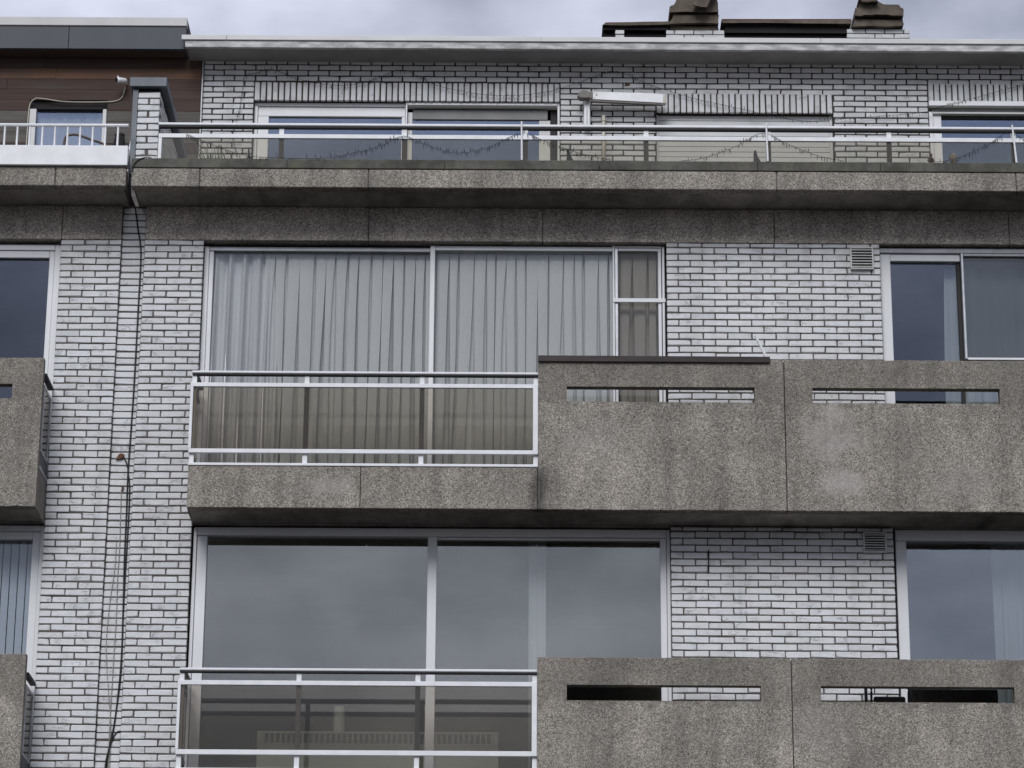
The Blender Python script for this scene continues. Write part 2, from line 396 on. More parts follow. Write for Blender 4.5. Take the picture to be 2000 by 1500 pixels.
# ------------------------------------------------------------------ ground
def sheet(name, x0, x1, y0, y1, z, m):
    o = MB().add([(x0, y0, z), (x1, y0, z), (x1, y1, z), (x0, y1, z)], [(0, 1, 2, 3)]).build(name, m); o['kind'] = 'structure'; return o
sheet('ground', -600, 600, -600, 600, -.12, 'paving')
sheet('road', -300, 300, -32, -4.2, -.116, 'asphalt')
pv = box('pavement', -60, 60, -4.0, 0, -.13, 0, 'paving', None, .01); pv['kind'] = 'structure'
kb = box('kerb', -60, 60, -4.2, -4.0, -.13, .004, 'kerb', None, .01); kb['kind'] = 'structure'

# ------------------------------------------------------------------ buildings
MAIN = thing('apartment_building', (4.8, 2, 0), 'white brick apartment block with pebbled concrete balconies and set-back top storey', 'building', 'apartment blocks in the terrace')
LEFT = thing('apartment_building', (-2.0, 2, 0), 'adjoining block whose top storey is clad in dark timber under slate roof edge', 'building', 'apartment blocks in the terrace')
XR, XL = 9.6, -4.0   # right and left ends built beyond the frame

def wall(parent, x0, x1, y0, y1, z0, z1, m='mortar', name='wall'):
    return MB().box(x0, x1, y0, y1, z0, z1).build(name, m, parent)
wall(MAIN, .404, .942, .008, .30, -.1, 11.583)
wall(MAIN, 5.175, 7.122, .008, .30, 8.89, 11.583)
wall(MAIN, 5.185, 7.150, .008, .30, -.1, 8.89)
wall(MAIN, 9.45, XR, .012, .30, -.1, 11.583)
wall(MAIN, .942, 5.185, .012, .30, -.1, 6.10); wall(MAIN, 7.150, 9.45, .012, .30, -.1, 6.10)
wall(MAIN, .942, 5.175, .02, .30, 8.892, 9.275, 'soffit', 'floor_edge'); wall(MAIN, 7.122, 9.45, .02, .30, 8.892, 9.275, 'soffit', 'floor_edge')
wall(MAIN, .942, 5.185, .02, .30, 6.18, 6.565, 'soffit', 'floor_edge'); wall(MAIN, 7.15, 9.45, .02, .30, 6.18, 6.565, 'soffit', 'floor_edge')
wall(LEFT, .185, .404, .043, .30, -.1, 11.93)
wall(LEFT, -.362, .185, .008, .30, -.1, 11.583)
wall(LEFT, XL, -1.75, .012, .30, -.1, 11.583)
wall(LEFT, -1.75, -.362, .012, .30, -.1, 6.10)
wall(LEFT, -1.75, -.362, .02, .30, 8.892, 9.275, 'soffit', 'floor_edge'); wall(LEFT, -1.75, -.362, .02, .30, 6.18, 6.565, 'soffit', 'floor_edge')
def room(parent, x0, x1, z0, z1, y0=.30, y1=3.6):
    b = MB()
    b.box(x0, x1, y1, y1 + .1, z0, z1); b.box(x0 - .1, x0, y0, y1, z0, z1); b.box(x1, x1 + .1, y0, y1, z0, z1)
    b.box(x0 - .1, x1 + .1, y0, y1 + .1, z0 - .05, z0 - .0005); b.box(x0 - .1, x1 + .1, y0, y1 + .1, z1 + .0005, z1 + .05)
    return b.build('room', 'room', parent)
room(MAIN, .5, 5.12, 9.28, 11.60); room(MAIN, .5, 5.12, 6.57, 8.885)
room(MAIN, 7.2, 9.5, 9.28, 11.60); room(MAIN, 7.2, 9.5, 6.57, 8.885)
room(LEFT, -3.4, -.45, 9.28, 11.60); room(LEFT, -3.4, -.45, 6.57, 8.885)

# ---- bricks
VAR = {}
rb = random.Random(3)
def brick_mesh(lx, lz, mname, soldier=False):
    k = (round(lx, 3), round(lz, 3), mname, rb.randrange(10))
    if k not in VAR:
        b = MB(); b.cbox(-lx / 2, lx / 2, -.016, .016, -lz / 2, lz / 2, .0035, rb.random(), .0021, rb)
        VAR[k] = b.mesh('brick', mname, Vector((0, 0, 0)))
    return VAR[k]
def courses(x0, x1, ztop, zbot, zref, half_first, off=None):
    """rows of bricks between x0 and x1; zref is the middle of a bed joint, half_first the bond of the row under it"""
    out = []
    k0 = math.ceil((zref - ztop) / CP - 1e-6) - 1; k = k0
    while True:
        zt = zref - k * CP - .0058; zb = zref - (k + 1) * CP + .0058
        if zt - .004 < zbot: break
        a, b = max(zb, zbot), min(zt, ztop - .003)
        if b - a > .012:
            h = (k % 2 == 0) == half_first
            if off is None: xs = x0 + (.105 if h else .215)
            else: xs = off + (0 if h else BP / 2); xs -= BP * math.floor((xs - x0) / BP)
            if xs - x0 < .03: xs += BP
            e = [x0 - .0058]
            while xs < x1 - .03: e.append(xs); xs += BP
            e.append(x1 + .0058)
            for p, q in zip(e, e[1:]): out.append((p + .0058, q - .0058, a, b))
        k += 1
    return out
def place(bricks, parent, y, mname, limit, score=lambda b: -b[2]):
    """the largest `limit` bricks as objects, the rest returned"""
    bs = sorted(bricks, key=score, reverse=True)
    for x0, x1, z0, z1, yy in bs[:limit]:
        lx, lz = round(x1 - x0, 2) - (.0 if x1 - x0 < .19 else 0), z1 - z0
        me = brick_mesh(round((x1 - x0) * 200) / 200, round(lz * 250) / 250, mname)
        o = bpy.data.objects.new('brick', me); COL.objects.link(o); o.parent = parent
        o.location = Vector(((x0 + x1) / 2 + rb.uniform(-.0015, .0015), yy + .016 + rb.uniform(-.002, .002), (z0 + z1) / 2 + rb.uniform(-.0012, .0012))) - wl(parent)
    return bs[limit:]
def joined(bricks, parent, mname, name='brick_rows', label=None):
    b = MB()
    for x0, x1, z0, z1, yy in bricks:
        dy = rb.uniform(-.002, .002); b.cbox(x0, x1, yy + dy, yy + .032, z0, z1, .0035, rb.random(), .0021, rb)
    return b.build(name, mname, parent, label, 'stuff')
def Y(bs, y): return [(*b, y) for b in bs]
pier = courses(.404, .942, 11.583, 5.9, 11.531, True)
mid = courses(5.175, 7.122, 11.583, 9.30, 11.539, False)
low = courses(5.185, 7.150, 8.882, 6.62, 8.845, False)
# top storey: bond around three openings with soldier courses
TB = dict(o1=(1.05, 4.248, 14.39, 14.602), o2=(5.25, 7.095, 14.278, 14.50), o3=(8.095, 9.6, 14.42, 14.63))
top = []
for b in courses(.514, XR, 14.86, 13.30, 14.799, True, 1.276):
    segs = [b]
    for (a0, a1, zb, zt) in TB.values():
        if b[3] > zt + .012: continue
        nx = []
        for s in segs:
            if s[1] <= a0 or s[0] >= a1: nx.append(s); continue
            if s[0] < a0 - .03: nx.append((s[0], a0 - .006, s[2], s[3]))
            if s[1] > a1 + .03: nx.append((a1 + .006, s[1], s[2], s[3]))
        segs = nx
    top += [(q[0] + .0016, q[1] - .0016, q[2] + .0012, q[3] - .0012) for q in segs]
soldiers = []
for (a0, a1, zb, zt) in TB.values():
    n = round((min(a1, XR) - a0) / .0632)
    for i in range(n):
        p = (a1 - a0) / n; soldiers.append((a0 + i * p + .0075, a0 + (i + 1) * p - .0075, zb, zt - .007))
vis_mid = [b for b in mid if b[2] > 10.25]; hid_mid = [b for b in mid if b[2] <= 10.25]
vis_low = [b for b in low if b[2] > 7.55]; hid_low = [b for b in low if b[2] <= 7.55]
cand = Y(pier, 0) + Y(vis_mid, 0) + Y(vis_low, 0)
rest = place(cand, MAIN, 0, 'brick', 300, lambda b: (b[1] - b[0] > .15) * 100 - b[2])
joined(rest + Y(hid_mid + hid_low, 0), MAIN, 'brick')
joined(Y(top, TY) + Y(soldiers, TY), MAIN, 'brick_shaded', 'brick_rows', 'top storey bricks, greyed for the shade of their setback')
lp = courses(-.362, .185, 11.583, 5.9, 11.531, True)
strip = [b for b in courses(.187, .404, 11.91, 5.9, 11.531, True)]
strip = [(.190, .400, z0, z1) for z0, z1 in sorted({(b[2], b[3]) for b in strip})]
restl = place(Y(lp, 0) + Y(strip, .035), LEFT, 0, 'brick', 300, lambda b: (b[1] - b[0] > .15) * 100 - b[2])
joined(restl, LEFT, 'brick')

# ---- lintel beams under the terrace slab
def panels(parent, edges, y0, y1, z0, z1, m, name, gap=.005, c=.005):
    for a, b in zip(edges, edges[1:]):
        box(name, a + gap, b - gap, y0, y1, z0, z1, m, parent, c)
panels(MAIN, [.404, 2.447, 4.043, 6.165, 8.315, XR], -.006, .28, 11.585, 11.915, 'beam', 'lintel_beam', .003)
panels(LEFT, [XL, -2.4, -.361, .185], -.006, .28, 11.585, 11.915, 'beam', 'lintel_beam', .003)
wall(MAIN, .41, XR, .02, .27, 11.60, 11.91, 'sealant', 'joint_filler'); wall(LEFT, XL, .18, .02, .27, 11.60, 11.91, 'sealant', 'joint_filler')

# ---- terrace slab
MB().box(.345, XR, -.40, 3.3, 11.918, 12.075).build('terrace_slab', 'soffit', MAIN)
MB().box(XL, .24, -.40, 3.3, 11.918, 12.075).build('terrace_slab', 'soffit', LEFT)
panels(MAIN, [.314, .935, 2.461, 6.152, 8.318, XR], -D, -.38, 11.910, 12.088, 'agg', 'slab_edge_panel', .0035, .007)
panels(LEFT, [XL, -2.5, -.371, .273], -D, -.38, 11.912, 12.098, 'agg', 'slab_edge_panel', .0045, .007)
wall(MAIN, .33, XR, -D + .02, -.37, 11.92, 12.08, 'sealant', 'joint_filler'); wall(LEFT, XL, .26, -D + .02, -.37, 11.92, 12.085, 'sealant', 'joint_filler')
wall(MAIN, .32, XR, -D + .03, -.30, 12.083, 12.10, 'under', 'kerb_bed')
panels(MAIN, [.310, 1.72, 3.15, 4.55, 5.984, 7.097, 8.4, XR], -D + .002, -.27, 12.096, 12.190, 'kerb', 'kerb_stone', .0012, .006)

# ---- balconies
def slotted(x0, x1, z0, z1, s, y0, y1, m, parent, label=None):
    """concrete panel with a long slot cut through it; edges slightly worn"""
    sx0, sx1, sz0, sz1 = s
    rg = random.Random(int(x0 * 1000 + z0 * 77))
    b = MB(); xs = [x0, sx0, sx1, x1]; zs = [z0, sz0, sz1, z1]; c = .006
    def q(p): b.add(p, [tuple(range(len(p)))])
    # front face split finely along the outer edges so that the arris is uneven
    n = max(8, int((x1 - x0) / .035))
    def edge(zc, amp): return [zc + rg.uniform(-amp, amp) for _ in range(n + 1)]
    et, eb = edge(z1, .0028), edge(z0, .0028)
    px = [x0 + (x1 - x0) * i / n for i in range(n + 1)]
    for i in range(n):
        q([(px[i], y0, sz1), (px[i + 1], y0, sz1), (px[i + 1], y0, et[i + 1] - c), (px[i], y0, et[i] - c)])
        q([(px[i], y0, et[i] - c), (px[i + 1], y0, et[i + 1] - c), (px[i + 1], y0 + c, et[i + 1]), (px[i], y0 + c, et[i])])
        q([(px[i], y0 + c, et[i]), (px[i + 1], y0 + c, et[i + 1]), (px[i + 1], y1, et[i + 1]), (px[i], y1, et[i])])
        q([(px[i], y0, eb[i] + c), (px[i + 1], y0, eb[i + 1] + c), (px[i + 1], y0, sz0), (px[i], y0, sz0)])
        q([(px[i], y0 + c, eb[i]), (px[i + 1], y0 + c, eb[i + 1]), (px[i + 1], y0, eb[i + 1] + c), (px[i], y0, eb[i] + c)])
        q([(px[i], y1, eb[i]), (px[i + 1], y1, eb[i + 1]), (px[i + 1], y0 + c, eb[i + 1]), (px[i], y0 + c, eb[i])])
    for (a, d_) in ((x0, sx0), (sx1, x1)): q([(a, y0, sz0), (d_, y0, sz0), (d_, y0, sz1), (a, y0, sz1)])
    for (a, d_, e, f) in ((x0, x1, z0, sz0), (x0, x1, sz1, z1), (x0, sx0, sz0, sz1), (sx1, x1, sz0, sz1)): q([(a, y1, e), (a, y1, f), (d_, y1, f), (d_, y1, e)])
    q([(x0, y0, z0), (x0, y0, z1), (x0, y1, z1), (x0, y1, z0)]); q([(x1, y0, z0), (x1, y1, z0), (x1, y1, z1), (x1, y0, z1)])
    q([(sx0, y0, sz0), (sx1, y0, sz0), (sx1, y1, sz0), (sx0, y1, sz0)]); q([(sx0, y0, sz1), (sx0, y1, sz1), (sx1, y1, sz1), (sx1, y0, sz1)])
    q([(sx0, y0, sz0), (sx0, y1, sz0), (sx0, y1, sz1), (sx0, y0, sz1)]); q([(sx1, y0, sz0), (sx1, y0, sz1), (sx1, y1, sz1), (sx1, y1, sz0)])
    return b.build('parapet_panel', m, parent, label)
def balcony(dz, zt, zs):
    bal = empty('balcony', (4.8, -.25, 8.89 + dz), MAIN)
    bal['label'] = 'long balcony with slotted parapet' if dz == 0 else 'lower balcony with slotted parapet'
    b0, b1 = 8.892 + dz, 9.275 + dz
    panels(bal, [.942, 2.455, 4.003], -D, -.38, b0, b1, 'agg', 'base_panel', .003, .006)
    slotted(4.004, 6.168, b0 - .002, zt, (4.255, 5.912, zs[0], zs[1]), -D - .002, -.40, 'agg', bal)
    slotted(6.179, 8.341, b0 - .002, zt, (6.422, 8.072, zs[0], zs[1]), -D - .002, -.40, 'agg', bal)
    slotted(8.349, XR, b0 - .002, zt, (8.6, 9.4, zs[0], zs[1]), -D - .002, -.40, 'agg', bal)
    MB().box(.960, XR, -.39, .0, b0 + .004, b1 - .03).build('floor_slab', 'soffit', bal)
    MB().box(.9421, .958, -.378, .0, b0 + .002, b1 - .01).build('side_panel', 'agg2', bal)
    wall(bal, .97, XR, -D + .03, -.385, b0 + .01, b1 - .01, 'sealant', 'joint_filler')
    wall(bal, 4.02, XR - .02, -D + .035, -.42, b1, zs[0] - .02, 'sealant', 'joint_filler')
    wall(bal, 6.15, 6.20, -D + .035, -.41, zs[0] - .02, zt - .01, 'sealant', 'joint_filler'); wall(bal, 8.32, 8.37, -D + .035, -.41, zs[0] - .02, zt - .01, 'sealant', 'joint_filler')
balcony(0, 10.286, (9.883, 10.025)); balcony(-2.711, 7.577, (7.200, 7.337))
def balcony_left(dz, zt):
    bal = empty('balcony', (-1.4, -.25, 8.89 + dz), LEFT)
    bal['label'] = 'balcony end of the adjoining block' if dz == 0 else 'lower balcony end of the adjoining block'
    b0, b1 = 8.892 + dz, 9.275 + dz
    slotted(-2.56, -.372, b0 - .002, zt, (-2.3, -.637, 9.883 + dz, 10.018 + dz), -D - .002, -.40, 'agg', bal)
    MB().box(XL, -.385, -.39, 0, b0 + .004, b1 - .03).build('floor_slab', 'soffit', bal)
    MB().box(-.384, -.3725, -.396, -.001, b0 + .002, b1 - .01).build('side_panel', 'agg2', bal)
balcony_left(0, 10.262); balcony_left(-2.711, 7.578)

# ---- windows
def bars(parent, lst, m='white', name='frame', c=.004):
    b = MB()
    for x0, x1, y0, y1, z0, z1 in lst: b.cbox(x0, x1, y0, y1, z0, z1, c)
    return b.build(name, m, parent)
def bar(parent, name, x0, x1, y0, y1, z0, z1, m='white', c=.004): return box(name, x0, x1, y0, y1, z0, z1, m, parent, c)
def pane(parent, x0, x1, y, z0, z1, m): return MB().box(x0, x1, y, y + .006, z0, z1).build('pane', m, parent)
def window(parent, x, z, label):
    w = empty('window', (x, .1, z), parent); w['label'] = label; return w
# wide curtained window behind the middle balcony
w = window(MAIN, 3.05, 9.28, 'wide curtained window with slim aluminium frame')
bar(w, 'jamb', .944, .988, .075, .16, 9.282, 11.553); bar(w, 'stile', .989, 1.030, .090, .15, 9.34, 11.512)
bar(w, 'head', .989, 3.013, .080, .15, 11.512, 11.553, 'alu_grey'); bar(w, 'head', 3.060, 4.682, .066, .15, 11.524, 11.566)
bar(w, 'mullion', 3.014, 3.059, .060, .15, 9.34, 11.568); bar(w, 'sill', .989, 5.155, .075, .16, 9.282, 9.339)
bar(w, 'head_gap_shade', .944, 5.172, .13, .20, 11.569, 11.584, 'under')  # dark strip standing in for the shadow in the gap above the frame
pane(w, 1.030, 3.013, .118, 9.34, 11.512, 'g_clear'); pane(w, 3.060, 4.682, .112, 9.34, 11.524, 'g_clear')
bar(w, 'stile', 4.683, 4.702, .055, .15, 9.34, 11.580); bar(w, 'casement_stile', 4.704, 4.733, .066, .15, 9.34, 11.556, 'bright')
bar(w, 'casement_head', 4.734, 5.128, .066, .15, 11.528, 11.556); bar(w, 'casement_stile', 5.099, 5.128, .064, .15, 9.34, 11.527)
bar(w, 'jamb', 5.136, 5.158, .055, .16, 9.34, 11.572); bar(w, 'head', 4.703, 5.135, .058, .15, 11.557, 11.574)
bar(w, 'transom', 4.684, 5.166, .048, .064, 11.020, 11.060)
pane(w, 4.734, 5.098, .10, 9.34, 11.527, 'g_screen')
bar(w, 'reveal_gap', 5.159, 5.174, .10, .2, 9.34, 11.58, 'under')
# large window behind the lower balcony
w = window(MAIN, 3.05, 6.57, 'large white framed window mirroring the clouds')
bar(w, 'jamb', .956, .985, .06, .16, 6.572, 8.872); bar(w, 'stile', .987, 1.078, .082, .15, 6.64, 8.797)
bar(w, 'jamb_gap', .943, .955, .12, .2, 6.58, 8.87, 'under')
bar(w, 'head', .987, 5.148, .062, .15, 8.800, 8.872); bar(w, 'head', 3.118, 5.090, .094, .15, 8.778, 8.798)
bar(w, 'mullion', 3.034, 3.116, .070, .15, 6.64, 8.798); bar(w, 'sill', .987, 5.148, .07, .16, 6.572, 6.638)
bar(w, 'stile', 5.092, 5.147, .084, .15, 6.64, 8.798); bar(w, 'jamb', 5.150, 5.181, .060, .16, 6.572, 8.872)
pane(w, 1.078, 3.034, .122, 6.64, 8.797, 'g_mid'); pane(w, 3.117, 5.091, .114, 6.64, 8.777, 'g_mid')
# window right of the bricks, middle floor
w = window(MAIN, 8.3, 9.28, 'sliding window with white frame and screened sash')
bar(w, 'head', 7.125, 9.45, .05, .16, 11.518, 11.566, 'alu_grey'); bar(w, 'stile', 7.130, 7.226, .070, .15, 9.34, 11.515)
bar(w, 'sash_head', 7.227, 7.866, .074, .15, 11.447, 11.515); bar(w, 'stile', 7.869, 7.892, .045, .13, 10.49, 11.517, 'bright')
bar(w, 'sash_gap', 7.832, 7.866, .10, .15, 9.34, 11.446, 'under'); bar(w, 'sash_head', 7.893, 9.45, .05, .10, 11.490, 11.516, 'alu_grey')
bar(w, 'sash_rail', 7.893, 9.45, .046, .10, 10.482, 10.506); bar(w, 'sill', 7.125, 9.45, .06, .16, 9.282, 9.338)
bar(w, 'head_gap_shade', 7.125, 9.45, .10, .2, 11.567, 11.584, 'under')  # gap shadow over the sliding window, added as a dark strip
pane(w, 7.226, 7.832, .118, 9.34, 11.446, 'g_dark'); pane(w, 7.893, 9.45, .078, 10.507, 11.489, 'g_screen2'); pane(w, 7.893, 9.45, .122, 9.34, 11.489, 'g_dark')
# window right of the bricks, lower floor
w = window(MAIN, 8.3, 6.57, 'white framed window with bright cloud reflection')
bar(w, 'reveal_gap', 7.152, 7.176, .09, .2, 6.58, 8.88, 'under'); bar(w, 'stile', 7.177, 7.272, .066, .15, 6.58, 8.783)
bar(w, 'head', 7.177, 9.45, .064, .15, 8.786, 8.886); bar(w, 'sill', 7.177, 9.45, .066, .16, 6.572, 6.60)
pane(w, 7.272, 9.45, .118, 6.60, 8.785, 'g_bright')
# windows of the adjoining block
w = window(LEFT, -1.0, 9.28, 'plain dark glazed window with white frame')
bar(w, 'jamb', -.425, -.366, .066, .16, 9.282, 11.556); bar(w, 'head', -1.75, -.427, .066, .16, 11.502, 11.556)
bar(w, 'stile', -.474, -.428, .080, .15, 9.3, 11.499); bar(w, 'sash_head', -1.75, -.476, .080, .15, 11.432, 11.499); bar(w, 'sash_gap', -1.7, -.43, .09, .15, 11.4985, 11.503, 'under')
pane(w, -1.75, -.474, .118, 9.29, 11.432, 'g_dark')
w = window(LEFT, -1.0, 6.57, 'white framed window with vertical blinds')
bar(w, 'jamb', -.404, -.366, .066, .16, 6.58, 8.878); bar(w, 'head', -1.75, -.405, .066, .16, 8.826, 8.878)
bar(w, 'stile', -.472, -.406, .080, .15, 6.6, 8.822); bar(w, 'sash_head', -1.75, -.474, .080, .15, 8.752, 8.822)
pane(w, -1.75, -.472, .118, 6.6, 8.752, 'g_clear')

# ---- set-back top storey
for (x0, x1, z0, z1) in ((.514, XR, 14.634, 14.93), (.514, 8.095, 14.503, 14.634), (4.248, 5.25, 12.08, 14.503), (7.095, 8.095, 12.08, 14.503), (.514, 1.05, 12.08, 14.503), (1.05, 4.248, 14.392, 14.503), (5.25, 7.095, 14.282, 14.503), (8.095, XR, 14.424, 14.634)):
    if x0 in (5.25,): z0, z1 = 14.284, 14.503
    MB().box(x0, x1, TY + .012, TY + .26, z0, z1).build('wall', 'mortar_top', MAIN)
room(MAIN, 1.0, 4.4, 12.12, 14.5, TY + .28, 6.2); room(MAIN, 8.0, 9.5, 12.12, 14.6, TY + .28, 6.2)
w = window(MAIN, 2.6, 12.1, 'wide terrace door with white frame')
yf = TY + .06
bar(w, 'head', 1.052, 2.632, yf, yf + .09, 14.352, 14.388); bar(w, 'jamb', 1.052, 1.088, yf, yf + .09, 12.1, 14.350)
bar(w, 'sash_head', 1.090, 2.630, yf + .02, yf + .08, 14.243, 14.346); bar(w, 'stile', 1.090, 1.204, yf + .02, yf + .08, 12.1, 14.241); bar(w, 'stile', 2.594, 2.630, yf + .02, yf + .08, 12.1, 14.241)
bar(w, 'head', 2.634, 4.246, yf - .03, yf + .09, 14.358, 14.388); bar(w, 'jamb', 2.634, 2.652, yf - .03, yf + .09, 12.1, 14.356)
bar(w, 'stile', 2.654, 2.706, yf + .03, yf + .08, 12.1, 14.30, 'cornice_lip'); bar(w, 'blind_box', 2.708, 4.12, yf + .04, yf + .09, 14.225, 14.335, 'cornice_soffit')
bar(w, 'jamb', 4.222, 4.246, yf - .03, yf + .09, 12.1, 14.356); bar(w, 'reveal_gap', 4.150, 4.220, yf + .06, yf + .12, 12.1, 14.336, 'under'); bar(w, 'stile', 4.03, 4.148, yf + .05, yf + .09, 12.1, 14.223, 'cornice_lip')
pane(w, 1.204, 2.594, yf + .05, 12.1, 14.243, 'g_blue'); pane(w, 2.706, 4.03, yf + .06, 12.1, 14.225, 'g_blue')
w = window(MAIN, 6.17, 12.1, 'terrace window closed by a pale roller shutter')
z = 14.27
while z > 12.4:
    MB().prism([(5.278, z), (7.062, z), (7.062, z - .052), (5.278, z - .052)], TY + .075, TY + .10, 0, 0, 0).build('slat', 'shutter', w); z -= .0585
bar(w, 'shutter_rail', 5.252, 5.277, TY + .06, TY + .12, 12.1, 14.276, 'cornice_lip'); bar(w, 'shutter_rail', 7.063, 7.093, TY + .06, TY + .12, 12.1, 14.276, 'cornice_lip')
wall(w, 5.252, 7.093, TY + .085, TY + .12, 12.1, 14.275, 'under', 'shutter_backing')
w = window(MAIN, 8.8, 12.1, 'terrace window with white box head')
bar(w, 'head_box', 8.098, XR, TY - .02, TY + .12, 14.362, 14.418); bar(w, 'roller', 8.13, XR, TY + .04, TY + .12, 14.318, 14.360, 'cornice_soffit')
bar(w, 'jamb', 8.100, 8.140, TY + .03, TY + .13, 12.1, 14.316); bar(w, 'track', 8.142, XR, TY + .03, TY + .12, 14.292, 14.314, 'cornice_lip'); bar(w, 'stile', 8.143, 8.232, TY + .06, TY + .13, 12.1, 14.288)
bar(w, 'sash_gap', 8.233, XR, TY + .08, TY + .13, 14.258, 14.29, 'under')
pane(w, 8.232, XR, TY + .1, 12.1, 14.258, 'g_blue')

# cornice of the main roof
box('roof_deck', .40, XR, 2.80, 9.5, 14.86, 14.945, 'tar', MAIN)
panels(MAIN, [.306, .775, 4.04, 6.95, XR], 2.735, 2.80, 14.908, 14.964, 'cornice_lip', 'roof_edge_trim', .0008, .004)
box('cornice_board', .345, XR, 2.752, 2.80, 14.829, 14.905, 'cornice', MAIN, .004)
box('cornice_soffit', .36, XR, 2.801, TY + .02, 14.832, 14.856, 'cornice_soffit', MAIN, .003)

# top storey of the adjoining block: timber cladding, slate roof edge
for q in ((XL, -1.25, 12.08, 14.90), (-.50, .50, 12.08, 14.90), (-1.25, -.50, 14.28, 14.90)): MB().box(q[0], q[1], TY + .02, TY + .2, q[2], q[3]).build('wall', 'tar', LEFT)
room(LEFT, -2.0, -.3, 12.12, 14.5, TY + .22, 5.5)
rp = random.Random(11)
ztop = 14.858; tone = ['plank', 'plank_red', 'plank', 'plank', 'plank', 'plank_grey', 'plank_grey', 'plank_grey', 'plank', 'plank_grey']
i = 0
while ztop > 12.9:
    h = .122 if i != 1 else .118
    cuts = [-2.6] + sorted(rp.uniform(-2.3, .2) for _ in range(1 if i != 1 else 2)) + [.492]
    if i == 1: cuts = [-2.6, -1.036, .492]
    for a, b in zip(cuts, cuts[1:]):
        m = tone[min(i, 9)]
        segs = [(a, b)]
        if ztop - h < 14.30:      # the window opening
            segs = []
            if a < -1.29: segs.append((a, min(b, -1.29)))
            if b > -.478: segs.append((max(a, -.478), b))
        for p, q in segs:
            if q - p > .02: MB().cbox(p + .001, q - .001, TY - .008 + rp.uniform(0, .004), TY + .02, ztop - h + .0015, ztop, .0015, rp.random()).build('plank', m, LEFT)
    ztop -= h; i += 1
box('corner_trim', .495, .511, TY - .02, TY + .05, 12.1, 14.85, 'alu_grey', LEFT, .002)
w = window(LEFT, -.88, 12.1, 'small terrace window with pale curtain')
bar(w, 'jamb', -1.285, -1.215, TY - .014, TY + .10, 12.1, 14.27, 'cornice_lip'); bar(w, 'jamb', -.522, -.482, TY - .014, TY + .10, 12.1, 14.27, 'cornice_lip'); bar(w, 'head', -1.213, -.524, TY - .014, TY + .10, 14.262, 14.296, 'tar')
pane(w, -1.213, -.524, TY + .03, 12.1, 14.26, 'g_blue')
for a, b in ((XL, -.885), (-.885, .340)): box('slate_fascia', a + .0015, b - .0015, 2.85, 2.90, 14.85, 15.108, 'slate', LEFT, .003)
box('roof_band', XL, .344, 2.835, 2.92, 15.111, 15.208, 'band', LEFT, .004)
box('roof_side_board', .26, .346, 2.925, 4.25, 14.95, 15.20, 'slate_brown', LEFT, .004)
box('eaves_soffit', XL, .335, 2.902, TY + .02, 14.864, 14.90, 'plank', LEFT, .002)
box('roof_deck', XL, .25, 2.93, 9.5, 15.0, 15.10, 'tar', LEFT, .004)
# white box panel and its concrete below the neighbour's railing
box('white_fascia_panel', XL, .278, -D - .032, -.42, 12.103, 12.296, 'alu', LEFT, .004)

# ------------------------------------------------------------------ dividing wall between the terraces
pw = thing('dividing_wall', (.42, 1.4, 12.1), 'low white brick dividing wall with grey zinc coping, running back between the terraces', 'wall')
MB().box(.326, .508, -.288, TY, 12.1, 12.935).build('core', 'mortar', pw)
rw = random.Random(5)
zt = 12.922; k = 0
side = MB()
while zt > 12.16:
    z0, z1 = zt - CP + .0116, zt
    xs = [(.318, .516)] if k % 2 == 0 else [(.318, .410 - rw.uniform(0, .012)), (.421 + rw.uniform(0, .012), .516)]
    for a, b in xs:
        me = brick_mesh(round((b - a) * 200) / 200, round((z1 - z0) * 250) / 250, 'brick')
        o = bpy.data.objects.new('brick', me); COL.objects.link(o); o.parent = pw
        o.location = Vector(((a + b) / 2, -.30 + .016 + rw.uniform(-.003, .003), (z0 + z1) / 2)) - wl(pw)
    y = -.262 + (k % 2) * .1
    while y < TY - .2:
        dx = rw.uniform(-.002, .002); side.cbox(.49, .519 + dx, y, y + .208, z0, z1, .0035, rw.random(), .002, rw); y += BP
    zt -= CP; k += 1
side.build('side_bricks', 'brick', pw, None, 'stuff')
box('zinc_edge', .266, .3165, -.305, TY, 12.11, 12.955, 'zinc', pw, .003)
MB().cbox(.238, .578, -.345, TY, 12.964, 13.056, .004).build('coping', 'zinc', pw)
box('coping_bed', .27, .50, -.27, TY, 12.936, 12.963, 'under', pw, .002)

# ------------------------------------------------------------------ chimneys on the roof
ch = thing('chimney_stack', (6.6, 7.0, 14.95), 'wide brick chimney stack with stone slabs and crumbling crowns on the roof', 'chimney')
MB().box(4.815, 8.41, 6.56, 7.7, 14.9, 16.84).build('dark_core', 'tar', ch)  # near-black box filling the dark cavity between the brick piers
for x0, x1, zt, first in ((4.945, 5.062, 16.858, 0), (5.546, 6.242, 16.862, .105), (7.68, 8.43, 16.890, .225)):
    MB().box(x0 + .008, x1 - .008, 6.512, 6.62, 14.9, zt - .006).build('pier', 'mortar', ch)
    zz = zt
    for r_ in range(5):
        e = [x0]; xx = x0 + (first if r_ % 2 == 0 else first + .11)
        while first and xx < x1 - .05: e.append(xx); xx += .225
        e.append(x1)
        for a, b in zip(e, e[1:]):
            me = brick_mesh(round((b - a - .011) * 200) / 200, .052, 'brick'); o = bpy.data.objects.new('brick', me); COL.objects.link(o); o.parent = ch
            o.location = Vector(((a + b) / 2, 6.516, zz - .028)) - wl(ch)
        zz -= CP
